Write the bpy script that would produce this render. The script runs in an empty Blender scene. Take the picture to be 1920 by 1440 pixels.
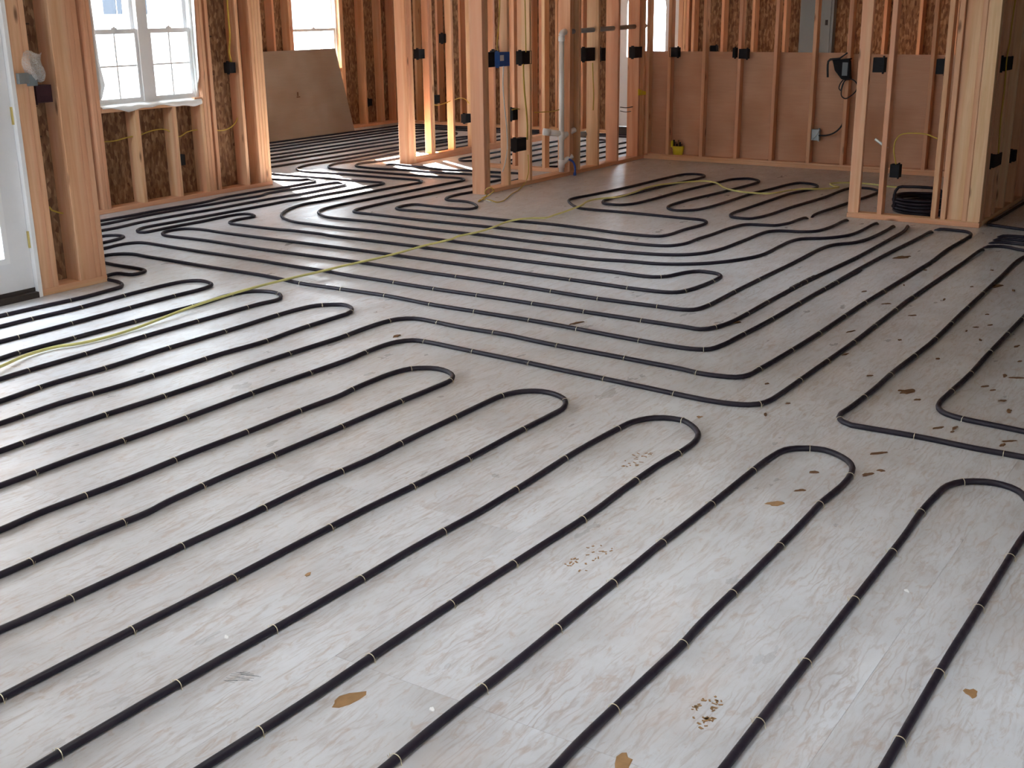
import bpy, math, random
from mathutils import Matrix, Vector
random.seed(7)

# ------------------------------------------------------------------ camera, sky, sun, exposure
SC = bpy.context.scene
COL = SC.collection
F_PX, CAM_H = 2238.2, 1.626
PITCH, ROLL, YAW = math.radians(17.44036), math.radians(-0.673951), math.radians(-56.5166)

def cam_rows():
    cp, sp, cr, sr = math.cos(PITCH), math.sin(PITCH), math.cos(ROLL), math.sin(ROLL)
    cy, sy = math.cos(YAW), math.sin(YAW)
    R0 = Matrix(((1, 0, 0), (0, -sp, -cp), (0, cp, -sp)))
    Rr = Matrix(((cr, -sr, 0), (sr, cr, 0), (0, 0, 1)))
    Ry = Matrix(((cy, sy, 0), (-sy, cy, 0), (0, 0, 1)))
    return Rr @ R0 @ Ry

CR = cam_rows()                      # rows: image right, image down, forward
cd = bpy.data.cameras.new('camera')
cam = bpy.data.objects.new('camera', cd)
COL.objects.link(cam)
cd.sensor_width = 36.0
cd.lens = 36.0 * F_PX / 1920.0
cd.clip_end = 300
M = Matrix((CR[0], -CR[1], -CR[2])).transposed().to_4x4()
M.translation = Vector((0, 0, CAM_H))
cam.matrix_world = M
SC.camera = cam

SC.view_settings.view_transform = 'Standard'
SC.view_settings.look = 'None'
SC.view_settings.gamma = 1.0
SC.view_settings.use_curve_mapping = False
SC.view_settings.exposure = 3.05
try:
    SC.cycles.use_denoising = True
    SC.cycles.max_bounces = 10
    SC.cycles.diffuse_bounces = 6
    SC.cycles.transparent_max_bounces = 16
    SC.cycles.caustics_reflective = False
    SC.cycles.caustics_refractive = False
    SC.cycles.sample_clamp_indirect = 8.0
except Exception:
    pass

W = bpy.data.worlds.new('sky')
SC.world = W
W.use_nodes = True
wn = W.node_tree
wn.nodes.clear()
wo = wn.nodes.new('ShaderNodeOutputWorld')
wb = wn.nodes.new('ShaderNodeBackground')
wb.inputs[0].default_value = (0.79, 0.90, 1.0, 1)
wb.inputs[1].default_value = 2.7
wn.links.new(wb.outputs[0], wo.inputs[0])

sd = bpy.data.lights.new('sun', 'SUN')
sd.energy = 31.0
sd.color = (1.0, 0.955, 0.89)
sd.angle = math.radians(0.6)
sun = bpy.data.objects.new('sun', sd)
COL.objects.link(sun)
SUN_DIR = Vector((-0.53, -0.85, -0.354))
sun.rotation_euler = SUN_DIR.to_track_quat('-Z', 'Y').to_euler()
sun.location = (20, 25, 12)

def portal(loc, size_x, size_z, normal):
    ld = bpy.data.lights.new('window_daylight', 'AREA')
    ld.shape = 'RECTANGLE'
    ld.size, ld.size_y = size_x, size_z
    try:
        ld.cycles.is_portal = True
    except Exception:
        return
    o = bpy.data.objects.new('window_daylight', ld)
    COL.objects.link(o)
    o.location = loc
    o.rotation_euler = Vector(normal).to_track_quat('-Z', 'Y' if abs(normal[2]) > .5 else 'Z').to_euler()

# ------------------------------------------------------------------ pixel -> place (only for measuring where things stand)
def ray(px, py):
    return CR.transposed() @ Vector(((px - 960) / F_PX, (py - 720) / F_PX, 1.0))
def on_z(px, py, z=0.0):
    d = ray(px, py); t = (z - CAM_H) / d.z
    return Vector((d.x * t, d.y * t, z))
def on_x(px, py, x):
    d = ray(px, py); t = x / d.x
    return Vector((x, d.y * t, CAM_H + d.z * t))
def on_y(px, py, y):
    d = ray(px, py); t = y / d.y
    return Vector((d.x * t, y, CAM_H + d.z * t))

# ------------------------------------------------------------------ materials
MATS = {}
class NT:
    def __init__(s, name, rough=0.6, spec=0.3):
        s.m = bpy.data.materials.new(name); s.m.use_nodes = True
        s.t = s.m.node_tree; s.n = s.t.nodes
        s.b = s.n['Principled BSDF']
        s.b.inputs['Roughness'].default_value = rough
        s.b.inputs['Specular IOR Level'].default_value = spec
        MATS[name] = s.m
    def new(s, kind, **kw):
        n = s.n.new(kind)
        for k, v in kw.items():
            if k.startswith('i_'):
                key = k[2:].replace('_', ' ')
                n.inputs[key].default_value = v
            else:
                setattr(n, k, v)
        return n
    def link(s, a, b): s.t.links.new(a, b)
    def ramp(s, fac, stops, interp='LINEAR'):
        r = s.n.new('ShaderNodeValToRGB'); r.color_ramp.interpolation = interp
        e = r.color_ramp.elements
        while len(e) < len(stops): e.new(0.5)
        for el, (p, c) in zip(e, stops):
            el.position = p; el.color = (c[0], c[1], c[2], 1)
        s.link(fac, r.inputs[0]); return r.outputs[0]
    def mix(s, fac, a, b, mode='MIX'):
        n = s.n.new('ShaderNodeMix'); n.data_type = 'RGBA'; n.blend_type = mode
        for v, i in ((fac, 0), (a, 6), (b, 7)):
            if hasattr(v, 'links'): s.link(v, n.inputs[i])
            elif i == 0: n.inputs[0].default_value = v
            else: n.inputs[i].default_value = (v[0], v[1], v[2], 1)
        return n.outputs[2]
    def coords(s, scale, rnd=True, kind='Object'):
        tc = s.new('ShaderNodeTexCoord'); mp = s.new('ShaderNodeMapping')
        mp.inputs['Scale'].default_value = scale
        s.link(tc.outputs[kind], mp.inputs['Vector'])
        if rnd:
            oi = s.new('ShaderNodeObjectInfo')
            mu = s.new('ShaderNodeMath', operation='MULTIPLY'); mu.inputs[1].default_value = 61.0
            s.link(oi.outputs['Random'], mu.inputs[0])
            cx = s.new('ShaderNodeCombineXYZ')
            for i in range(3): s.link(mu.outputs[0], cx.inputs[i])
            s.link(cx.outputs[0], mp.inputs['Location'])
        return mp.outputs[0]
    def noise(s, vec, scale, detail=4, rough=0.55, dist=0.0):
        n = s.new('ShaderNodeTexNoise')
        n.inputs['Scale'].default_value = scale; n.inputs['Detail'].default_value = detail
        n.inputs['Roughness'].default_value = rough; n.inputs['Distortion'].default_value = dist
        s.link(vec, n.inputs['Vector']); return n.outputs['Fac']
    def bump(s, h, strength, dist=0.002):
        b = s.new('ShaderNodeBump'); b.inputs['Strength'].default_value = strength
        b.inputs['Distance'].default_value = dist
        s.link(h, b.inputs['Height']); s.link(b.outputs[0], s.b.inputs['Normal'])
    def base(s, c):
        if hasattr(c, 'links'): s.link(c, s.b.inputs['Base Color'])
        else: s.b.inputs['Base Color'].default_value = (c[0], c[1], c[2], 1)

def plain(name, col, rough=0.6, spec=0.3, metal=0.0, vary=0.12, scale=25):
    k = NT(name, rough, spec)
    v = k.coords((1, 1, 1))
    f = k.noise(v, scale, 3)
    k.base(k.mix(f, [c * (1 - vary) for c in col], [min(1, c * (1 + vary)) for c in col]))
    k.b.inputs['Metallic'].default_value = metal
    return k.m

def lumber(name, tones):
    k = NT(name, 0.62, 0.22)
    oi = k.new('ShaderNodeObjectInfo')
    n = len(tones)
    base = k.ramp(oi.outputs['Random'], [(i / (n - 1), c) for i, c in enumerate(tones)])
    v = k.coords((1, 1, 0.055))
    g1 = k.noise(v, 55, 5, 0.6, 0.4)
    g2 = k.noise(v, 12, 3, 0.5, 0.6)
    c = k.mix(k.ramp(g1, [(0.35, (0, 0, 0)), (0.7, (1, 1, 1))]), base, (0.88, 0.82, 0.76), 'MULTIPLY')
    c = k.mix(k.ramp(g2, [(0.42, (0, 0, 0)), (0.66, (0.9, 0.9, 0.9))]), c, (0.88, 0.74, 0.64), 'MULTIPLY')
    g3 = k.noise(k.coords((1, 1, 0.02)), 9, 2, 0.5, 0.3)
    c = k.mix(k.ramp(g3, [(0.48, (0, 0, 0)), (0.60, (0.6, 0.6, 0.6))]), c, (0.68, 0.34, 0.205))
    vk = k.coords((1, 1, 0.30))
    vo = k.new('ShaderNodeTexVoronoi'); vo.inputs['Scale'].default_value = 7.0
    k.link(vk, vo.inputs['Vector'])
    c = k.mix(k.ramp(vo.outputs['Distance'], [(0.04, (0.85, 0.85, 0.85)), (0.12, (0, 0, 0))]), c, (0.16, 0.07, 0.035))
    k.base(c); k.bump(g1, 0.25, 0.001)
    return k.m

lumber('lumber', [(0.72, 0.40, 0.255), (0.75, 0.48, 0.29), (0.68, 0.37, 0.23), (0.79, 0.57, 0.345), (0.73, 0.43, 0.275), (0.76, 0.52, 0.31)])
lumber('lumber_dark', [(0.42, 0.20, 0.12), (0.48, 0.26, 0.15), (0.38, 0.17, 0.10), (0.46, 0.25, 0.16)])

def osb():
    k = NT('osb', 0.75, 0.15)
    v = k.coords((1, 1, 0.45))
    vo = k.new('ShaderNodeTexVoronoi'); vo.inputs['Scale'].default_value = 48.0
    k.link(v, vo.inputs['Vector'])
    sep = k.new('ShaderNodeSeparateColor'); k.link(vo.outputs['Color'], sep.inputs[0])
    c = k.ramp(sep.outputs[0], [(0.0, (0.17, 0.085, 0.05)), (0.35, (0.245, 0.135, 0.074)), (0.7, (0.31, 0.18, 0.098)), (1.0, (0.40, 0.25, 0.14))])
    g = k.noise(k.coords((1, 1, 0.2)), 40, 4)
    c = k.mix(k.ramp(g, [(0.4, (0, 0, 0)), (0.65, (1, 1, 1))]), c, (0.62, 0.52, 0.45), 'MULTIPLY')
    k.base(c); k.bump(sep.outputs[1], 0.3, 0.001)
osb()

def ply(name, a, b, vary):
    k = NT(name, 0.7, 0.2)
    v = k.coords((1, 1, 1))
    g = k.noise(k.coords((0.5, 0.5, 6)), 6, 6, 0.6, 1.2)
    g2 = k.noise(v, 1.5, 2)
    c = k.mix(g, a, b)
    c = k.mix(k.ramp(g2, [(0.4, (0, 0, 0)), (0.7, (vary,) * 3)]), c, (0.75, 0.62, 0.5), 'MULTIPLY')
    k.base(c)
ply('plywood', (0.56, 0.31, 0.195), (0.68, 0.42, 0.27), 0.8)
ply('drywall_sheet', (0.31, 0.25, 0.20), (0.37, 0.30, 0.24), 0.7)

def floor_ply():
    k = NT('floor_plywood', 0.42, 0.35)
    v = k.coords((0.30, 1.0, 1.0))
    warp = k.noise(k.coords((0.5, 1.3, 1)), 2.6, 3, 0.5)
    wv = k.new('ShaderNodeTexWave'); wv.wave_type = 'BANDS'; wv.bands_direction = 'Y'
    wv.inputs['Scale'].default_value = 13.0; wv.inputs['Distortion'].default_value = 15.0
    wv.inputs['Detail'].default_value = 3.0; wv.inputs['Detail Scale'].default_value = 1.3
    k.link(v, wv.inputs['Vector'])
    grain = k.ramp(wv.outputs['Fac'], [(0.0, (1, 1, 1)), (0.2, (0.2, 0.2, 0.2)), (0.45, (0, 0, 0))])
    mask = k.noise(k.coords((0.6, 1.0, 1)), 6.5, 4, 0.6)
    gm = k.mix(1.0, grain, k.ramp(mask, [(0.42, (0, 0, 0)), (0.68, (0.62, 0.62, 0.62))]), 'MULTIPLY')
    blot = k.noise(k.coords((1, 1, 1)), 2.6, 6, 0.65)
    c = k.ramp(blot, [(0.25, (0.445, 0.44, 0.45)), (0.5, (0.545, 0.548, 0.57)), (0.75, (0.625, 0.635, 0.665))])
    c = k.mix(gm, c, (0.36, 0.30, 0.275))
    fine = k.noise(k.coords((0.16, 1.0, 1)), 42, 6, 0.7, 0.9)
    c = k.mix(k.ramp(fine, [(0.50, (0, 0, 0)), (0.70, (0.75, 0.75, 0.75))]), c, (0.37, 0.315, 0.29))
    fl2 = k.noise(k.coords((0.4, 1.0, 1)), 26, 5, 0.65, 1.5)
    c = k.mix(k.ramp(fl2, [(0.55, (0, 0, 0)), (0.68, (0.58, 0.58, 0.58))]), c, (0.41, 0.315, 0.265))
    tan = k.noise(k.coords((0.35, 0.9, 1)), 7, 4, 0.6)
    c = k.mix(k.ramp(tan, [(0.56, (0, 0, 0)), (0.78, (0.35, 0.35, 0.35))]), c, (0.54, 0.44, 0.39))
    k.base(c)
    r = k.ramp(k.noise(k.coords((0.5, 1, 1)), 9, 4), [(0.3, (0.27,) * 3), (0.7, (0.42,) * 3)])
    k.link(r, k.b.inputs['Roughness'])
    k.bump(fine, 0.2, 0.0006)
floor_ply()

k = NT('tube_rubber', 0.5, 0.3)
v = k.coords((1, 1, 1))
f = k.noise(v, 9, 4, 0.6)
k.base(k.mix(f, (0.008, 0.005, 0.010), (0.020, 0.014, 0.024)))
k.link(k.ramp(k.noise(v, 40, 3), [(0.3, (0.40,) * 3), (0.7, (0.58,) * 3)]), k.b.inputs['Roughness'])

plain('staple_wire', (0.74, 0.66, 0.48), 0.4, 0.5, 0.4)
plain('white_vinyl', (0.80, 0.80, 0.80), 0.45, 0.4, 0, 0.03)
plain('door_paint', (0.74, 0.74, 0.75), 0.45, 0.4, 0, 0.03)
plain('house_wrap', (0.82, 0.83, 0.80), 0.55, 0.35, 0, 0.05)
plain('black_plastic', (0.014, 0.013, 0.014), 0.7, 0.15, 0, 0.3)
plain('dark_red_plastic', (0.045, 0.016, 0.02), 0.45, 0.4, 0, 0.3)
plain('blue_plastic', (0.02, 0.09, 0.34), 0.45, 0.4)
plain('grey_steel', (0.30, 0.32, 0.32), 0.42, 0.5, 0.5)
plain('panel_grey', (0.17, 0.20, 0.215), 0.5, 0.4, 0.0, 0.06, 6)
plain('cable_yellow', (0.50, 0.34, 0.05), 0.5, 0.35)
plain('cord_yellow', (0.62, 0.58, 0.22), 0.5, 0.35)
plain('cable_white', (0.66, 0.63, 0.58), 0.5, 0.35)
plain('cable_black', (0.015, 0.014, 0.016), 0.45, 0.35)
plain('pvc_white', (0.72, 0.70, 0.67), 0.4, 0.4, 0, 0.06)
plain('pvc_grey_and_backlit', (0.30, 0.28, 0.27), 0.45, 0.4, 0, 0.08)  # grey plastic stub, and the backlit shade of the white drain arm
plain('blue_pex', (0.03, 0.07, 0.30), 0.4, 0.4)
plain('yellow_paint', (0.66, 0.55, 0.03), 0.5, 0.35)
plain('brass', (0.70, 0.55, 0.20), 0.35, 0.5, 0.8)
plain('threshold_bronze', (0.045, 0.035, 0.03), 0.5, 0.4)
plain('label_white', (0.75, 0.75, 0.74), 0.5, 0.3, 0, 0.04)
plain('stamp_ink', (0.07, 0.045, 0.03), 0.8, 0.1)
plain('mud', (0.16, 0.085, 0.045), 0.9, 0.1, 0, 0.35, 60)
plain('resin_stain', (0.30, 0.17, 0.075), 0.5, 0.3, 0, 0.3, 40)
plain('chalk_white', (0.78, 0.78, 0.78), 0.8, 0.1)
plain('siding', (0.78, 0.78, 0.76), 0.7, 0.2, 0, 0.04, 3)
plain('roof_shingle', (0.12, 0.11, 0.10), 0.9, 0.1)
plain('concrete', (0.46, 0.45, 0.43), 0.9, 0.1, 0, 0.1, 2)
plain('ceiling_board', (0.52, 0.40, 0.28), 0.8, 0.2, 0, 0.1, 4)
plain('window_blue', (0.045, 0.053, 0.066), 0.5, 0.1, 0, 0.05)

def glass(name, tint=(1, 1, 1)):
    m = bpy.data.materials.new(name); m.use_nodes = True
    t = m.node_tree; t.nodes.clear()
    o = t.nodes.new('ShaderNodeOutputMaterial'); mx = t.nodes.new('ShaderNodeMixShader')
    tr = t.nodes.new('ShaderNodeBsdfTransparent'); tr.inputs[0].default_value = (*tint, 1)
    gl = t.nodes.new('ShaderNodeBsdfGlossy'); gl.inputs['Roughness'].default_value = 0.02
    fr = t.nodes.new('ShaderNodeFresnel')
    ge = t.nodes.new('ShaderNodeNewGeometry'); io = t.nodes.new('ShaderNodeMapRange')   # same reflectance from both sides of a pane
    io.inputs['To Min'].default_value = 1.45; io.inputs['To Max'].default_value = 1 / 1.45
    t.links.new(ge.outputs['Backfacing'], io.inputs['Value']); t.links.new(io.outputs[0], fr.inputs[0])
    t.links.new(fr.outputs[0], mx.inputs[0]); t.links.new(tr.outputs[0], mx.inputs[1])
    t.links.new(gl.outputs[0], mx.inputs[2]); t.links.new(mx.outputs[0], o.inputs[0])
    MATS[name] = m
glass('glass')

def film():
    m = bpy.data.materials.new('clear_film'); m.use_nodes = True
    t = m.node_tree; t.nodes.clear()
    o = t.nodes.new('ShaderNodeOutputMaterial'); mx = t.nodes.new('ShaderNodeMixShader')
    tr = t.nodes.new('ShaderNodeBsdfTransparent')
    gl = t.nodes.new('ShaderNodeBsdfPrincipled'); gl.inputs['Roughness'].default_value = 0.12
    gl.inputs['Base Color'].default_value = (0.8, 0.82, 0.82, 1)
    nz = t.nodes.new('ShaderNodeTexNoise'); nz.inputs['Scale'].default_value = 30
    rp = t.nodes.new('ShaderNodeMath'); rp.operation = 'MULTIPLY'; rp.inputs[1].default_value = 0.75
    t.links.new(nz.outputs['Fac'], rp.inputs[0]); t.links.new(rp.outputs[0], mx.inputs[0])
    t.links.new(tr.outputs[0], mx.inputs[1]); t.links.new(gl.outputs[0], mx.inputs[2])
    t.links.new(mx.outputs[0], o.inputs[0]); MATS['clear_film'] = m
film()

# ------------------------------------------------------------------ object helpers
def tag(o, label=None, cat=None, group=None, kind=None):
    if label: o['label'] = label
    if cat: o['category'] = cat
    if group: o['group'] = group
    if kind: o['kind'] = kind
    return o
def thing(name, loc, label, cat, group=None, kind=None):
    o = bpy.data.objects.new(name, None); COL.objects.link(o)
    o.location = loc; o.empty_display_size = 0.1
    return tag(o, label, cat, group, kind)
def wloc(o):
    return o.location + (wloc(o.parent) if o.parent else Vector((0, 0, 0)))
def adopt(o, parent):
    """child placed in world coordinates; parents are never rotated"""
    if parent:
        o.location = o.location - wloc(parent); o.parent = parent
    return o
def mesh(name, vs, fs, mat, parent=None, loc=None, smooth=False):
    me = bpy.data.meshes.new(name)
    c = Vector(loc) if loc is not None else sum((Vector(v) for v in vs), Vector()) / max(1, len(vs))
    me.from_pydata([tuple(Vector(v) - c) for v in vs], [], fs)
    me.materials.append(MATS[mat])
    if smooth: me.polygons.foreach_set('use_smooth', [True] * len(me.polygons))
    me.update()
    o = bpy.data.objects.new(name, me); COL.objects.link(o); o.location = c
    return adopt(o, parent)
BOXF = [(0, 3, 2, 1), (4, 5, 6, 7), (0, 1, 5, 4), (1, 2, 6, 5), (2, 3, 7, 6), (3, 0, 4, 7)]
def boxv(x0, x1, y0, y1, z0, z1):
    return [(x0, y0, z0), (x1, y0, z0), (x1, y1, z0), (x0, y1, z0), (x0, y0, z1), (x1, y0, z1), (x1, y1, z1), (x0, y1, z1)]
def boxes(name, bl, mat, parent=None):
    vs, fs = [], []
    for b in bl:
        n = len(vs); vs += boxv(*b); fs += [tuple(i + n for i in f) for f in BOXF]
    lo = [min(v[i] for v in vs) for i in range(3)]; hi = [max(v[i] for v in vs) for i in range(3)]
    return mesh(name, vs, fs, mat, parent, [(lo[0] + hi[0]) / 2, (lo[1] + hi[1]) / 2, lo[2]])
CACHE = {}
def bevel_box(w, d, L, mat, bv=0.003):
    key = (round(w, 4), round(d, 4), round(L, 4), mat)
    if key in CACHE: return CACHE[key]
    b = min(bv, w * .3, d * .3)
    ring = [(-w/2 + b, -d/2), (w/2 - b, -d/2), (w/2, -d/2 + b), (w/2, d/2 - b), (w/2 - b, d/2), (-w/2 + b, d/2), (-w/2, d/2 - b), (-w/2, -d/2 + b)]
    vs = [(x, y, 0) for x, y in ring] + [(x, y, L) for x, y in ring]
    fs = [(i, (i + 1) % 8, (i + 1) % 8 + 8, i + 8) for i in range(8)] + [tuple(range(7, -1, -1)), tuple(range(8, 16))]
    me = bpy.data.meshes.new('board'); me.from_pydata(vs, [], fs); me.materials.append(MATS[mat]); me.update()
    CACHE[key] = me
    return me
def board(parent, name, x0, x1, y0, y1, z0, z1, mat='lumber', tilt=0.0):
    dx, dy, dz = x1 - x0, y1 - y0, z1 - z0
    if dz >= dx and dz >= dy:
        o = bpy.data.objects.new(name, bevel_box(dx, dy, dz, mat)); o.location = ((x0 + x1) / 2, (y0 + y1) / 2, z0)
        o.rotation_euler = (tilt * .6, tilt, 0)
    elif dx >= dy:
        o = bpy.data.objects.new(name, bevel_box(dz, dy, dx, mat)); o.location = (x0, (y0 + y1) / 2, (z0 + z1) / 2)
        o.rotation_euler = (0, math.pi / 2, 0)
    else:
        o = bpy.data.objects.new(name, bevel_box(dx, dz, dy, mat)); o.location = ((x0 + x1) / 2, y0, (z0 + z1) / 2)
        o.rotation_euler = (-math.pi / 2, 0, 0)
    COL.objects.link(o)
    return adopt(o, parent)
def catmull(P, step):
    P = [Vector(p) for p in P]
    Q = [P[0] * 2 - P[1]] + P + [P[-1] * 2 - P[-2]]
    out = []
    for i in range(1, len(Q) - 2):
        p0, p1, p2, p3 = Q[i - 1:i + 3]
        d = lambda a, b: max(1e-4, (b - a).length) ** 0.5
        t1 = d(p0, p1); t2 = t1 + d(p1, p2); t3 = t2 + d(p2, p3)
        n = max(1, int((p2 - p1).length / step + .5))
        for j in range(n):
            t = t1 + (t2 - t1) * j / n
            A1 = p0 * ((t1 - t) / t1) + p1 * (t / t1)
            A2 = p1 * ((t2 - t) / (t2 - t1)) + p2 * ((t - t1) / (t2 - t1))
            A3 = p2 * ((t3 - t) / (t3 - t2)) + p3 * ((t - t2) / (t3 - t2))
            B1 = A1 * ((t2 - t) / t2) + A2 * (t / t2)
            B2 = A2 * ((t3 - t) / (t3 - t1)) + A3 * ((t - t1) / (t3 - t1))
            out.append(B1 * ((t2 - t) / (t2 - t1)) + B2 * ((t - t1) / (t2 - t1)))
    out.append(P[-1])
    return out
def sweep_data(pts, r, sides=8):
    vs, fs = [], []
    up = Vector((0, 0, 1)); prev = None
    for i, p in enumerate(pts):
        a = pts[max(0, i - 1)]; b = pts[min(len(pts) - 1, i + 1)]
        t = (b - a)
        t = t.normalized() if t.length > 1e-6 else Vector((1, 0, 0))
        s = t.cross(up)
        if s.length < 0.2: s = prev if prev else Vector((1, 0, 0))
        s = (s - t * s.dot(t)).normalized()
        if prev and s.dot(prev) < 0: s = -s
        prev = s; u = s.cross(t)
        for k in range(sides):
            an = 2 * math.pi * k / sides
            vs.append(p + s * (r * math.cos(an)) + u * (r * math.sin(an)))
        if i:
            n = (i - 1) * sides
            for k in range(sides):
                k2 = (k + 1) % sides
                fs.append((n + k, n + k2, n + sides + k2, n + sides + k))
    n = len(vs) - sides
    fs.append(tuple(range(sides - 1, -1, -1))); fs.append(tuple(range(n, n + sides)))
    return vs, fs
def hose(name, pts, r, mat, parent=None, step=0.04, sides=8, smooth=True, spline=True):
    pts = catmull(pts, step) if spline else [Vector(p) for p in pts]
    vs, fs = sweep_data(pts, r, sides)
    lo = [min(v[i] for v in vs) for i in range(3)]; hi = [max(v[i] for v in vs) for i in range(3)]
    return mesh(name, vs, fs, mat, parent, [(lo[0] + hi[0]) / 2, (lo[1] + hi[1]) / 2, lo[2]], smooth)

# ================================================================== STRUCTURE
Z1 = 2.44                                  # underside of ceiling
TP = 0.038
# ---- ground and floor
tag(boxes('ground', [(-30, 45, -30, 45, -0.6, -0.35)], 'concrete'), 'pale bare ground outside the house', 'ground', kind='structure')
AREAS = [(-2.5, 14.5, -3.5, 6.39), (4.66, 14.5, 6.39, 8.60), (8.58, 14.5, 8.60, 11.74)]
floor = boxes('floor', [(a, b, c, d, -0.34, -0.004) for a, b, c, d in AREAS], 'lumber_dark')
tag(floor, 'whitish plywood subfloor of large sheets covered with black tubing', 'floor', kind='structure')
row = 0
y = 0.72 - 4 * 1.22
while y < 11.74:
    x = -2.5 - (row % 2) * 1.22 - (row % 3) * 0.31
    while x < 14.5:
        for a, b, c, d in AREAS:
            x0, x1 = max(x + .0003, a), min(x + 2.4397, b)
            y0, y1 = max(y + .0003, c), min(y + 1.2197, d)
            if x1 - x0 > 0.02 and y1 - y0 > 0.02:
                boxes('floor_panel', [(x0, x1, y0, y1, -0.0041, 0.0)], 'floor_plywood', floor)
        x += 2.44
    y += 1.22; row += 1
SKY = [(4.4, 5.0, 4.55, 5.05), (2.0, 2.8, 1.3, 2.1), (2.3, 2.9, -0.1, 0.4), (6.6, 7.35, 3.0, 3.75)]   # unseen skylight wells, added to brighten the floor
cells = []
for A in [(-2.6, 14.7, -3.6, 6.39), (4.6, 14.7, 6.39, 8.62), (8.5, 14.7, 8.62, 11.8)]:
    xs_ = sorted({A[0], A[1]} | {v for h in SKY for v in h[:2] if A[0] < v < A[1]})
    ys_ = sorted({A[2], A[3]} | {v for h in SKY for v in h[2:] if A[2] < v < A[3]})
    for i in range(len(xs_) - 1):
        for j in range(len(ys_) - 1):
            cx, cy = (xs_[i] + xs_[i + 1]) / 2, (ys_[j] + ys_[j + 1]) / 2
            if not any(h[0] < cx < h[1] and h[2] < cy < h[3] for h in SKY):
                cells.append((xs_[i], xs_[i + 1], ys_[j], ys_[j + 1], Z1, Z1 + .2))
ceil = boxes('ceiling', cells, 'ceiling_board')
for x0, x1, y0, y1 in SKY:
    za, zb = Z1 + .2, Z1 + .85
    boxes('added_skylight_well', [(x0 - .03, x0, y0 - .03, y1 + .03, za, zb), (x1, x1 + .03, y0 - .03, y1 + .03, za, zb), (x0, x1, y0 - .03, y0, za, zb), (x0, x1, y1, y1 + .03, za, zb)], 'siding', ceil)
    portal(((x0 + x1) / 2, (y0 + y1) / 2, zb), x1 - x0, y1 - y0, (0, 0, -1))
tag(ceil, 'bare wooden ceiling deck over the unfinished rooms', 'ceiling', kind='structure')

mesh('sun_block_roof', [(8.55, 6.4, Z1 + .2), (15.0, 6.4, Z1 + .2), (15.0, 12.2, Z1 + .2), (8.2, 12.2, Z1 + .2), (8.3, 9.2, 5.2), (15.0, 9.2, 5.2)],
     [(0, 1, 5, 4), (3, 4, 5, 2), (0, 4, 3), (1, 2, 5), (0, 3, 2, 1)], 'roof_shingle', ceil)  # unseen roof added over the far room to stop sun leaking past it

def wall(name, loc, label):
    return thing(name, loc, label, 'wall', kind='structure')
def sheath(w, name, b, mat='osb'):
    return boxes(name, [b], mat, w)

# ---- wall with the double window (runs along x, faces -y)
YL = 8.46
wl = wall('wall_left', (6.6, YL, 0), 'framed outside wall with a white double window and reddish strand board behind the studs')
board(wl, 'sole_plate', 4.80, 8.565, YL, YL + .14, 0, TP)
board(wl, 'top_plate', 4.80, 8.60, YL, YL + .14, 2.402, Z1)
board(wl, 'top_plate', 4.80, 8.60, YL, YL + .14, 2.364, 2.402)
def stud_y(w, x, y0, d, z0=TP, z1=2.364, wd=.038, mat='lumber', tilt=0.0):
    return board(w, 'stud', x, x + wd, y0, y0 + d, z0, z1, mat, tilt)
for x in (4.82, 5.25, 5.65, 6.05, 6.40): stud_y(wl, x, YL, .14)
for x in (6.548, 6.588): stud_y(wl, x, YL, .14)
WX0, WX1, WZ0, WZ1 = 6.628, 7.755, 0.87, 2.08
for x in (6.98, 7.393, 7.717): stud_y(wl, x, YL, .14, TP, WZ0 - .038)
board(wl, 'window_sill_plate', WX0, WX1, YL, YL + .14, WZ0 - .038, WZ0)
board(wl, 'header', WX0 - .04, WX1 + .04, YL, YL + .14, WZ1, 2.364)
for x in (7.757, 7.796, 7.861): stud_y(wl, x, YL, .14)
stud_y(wl, 8.229, YL, .14)
for x in (8.405, 8.444, 8.483, 8.522): stud_y(wl, x, YL, .14)
sheath(wl, 'sheathing_panel', (4.66, 5.60, YL + .14, YL + .152, -.3, Z1))
sheath(wl, 'sheathing_panel', (5.603, WX0, YL + .14, YL + .152, -.3, Z1))
sheath(wl, 'sheathing_panel', (WX0, WX1, YL + .14, YL + .152, -.3, WZ0))
sheath(wl, 'sheathing_panel', (WX0, WX1, YL + .14, YL + .152, WZ1, Z1))
sheath(wl, 'sheathing_panel', (WX1, 8.60, YL + .14, YL + .152, -.3, Z1))
# printed stamp marks on the strand board between the studs
for zz in (0.55, 0.72, 0.86, 1.02, 1.2, 1.36, 1.5):
    s = []
    for q in range(4):
        xx = 7.93 + random.uniform(0, .09)
        s.append((xx, xx + random.uniform(.008, .05), YL + .1385, YL + .14, zz + q * .025, zz + q * .025 + random.uniform(.005, .02)))
    boxes('stamp_mark', s, 'stamp_ink', wl)

# ---- return walls (run along y)
wr1 = wall('wall_return', (4.73, 7.4, 0), 'short framed return wall behind the corner post of the patio door')
board(wr1, 'sole_plate', 4.66, 4.80, 6.39, 8.46, 0, TP)
RX = (7.15, 8.15, 1.05, 2.05)              # unseen window added to light the posts across the room
for yy in (6.42, 6.80, 7.11, 8.152, 8.40): board(wr1, 'stud', 4.66, 4.80, yy, yy + .038, TP, Z1)
for yy in (7.2, 7.6, 8.0): board(wr1, 'stud', 4.66, 4.80, yy, yy + .038, TP, RX[2])
sheath(wr1, 'sheathing_panel', (4.648, 4.66, 6.39, RX[0], -.3, Z1)); sheath(wr1, 'sheathing_panel', (4.648, 4.66, RX[1], 8.60, -.3, Z1))
sheath(wr1, 'sheathing_panel', (4.648, 4.66, RX[0], RX[1], -.3, RX[2])); sheath(wr1, 'sheathing_panel', (4.648, 4.66, RX[0], RX[1], RX[3], Z1))
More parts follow.
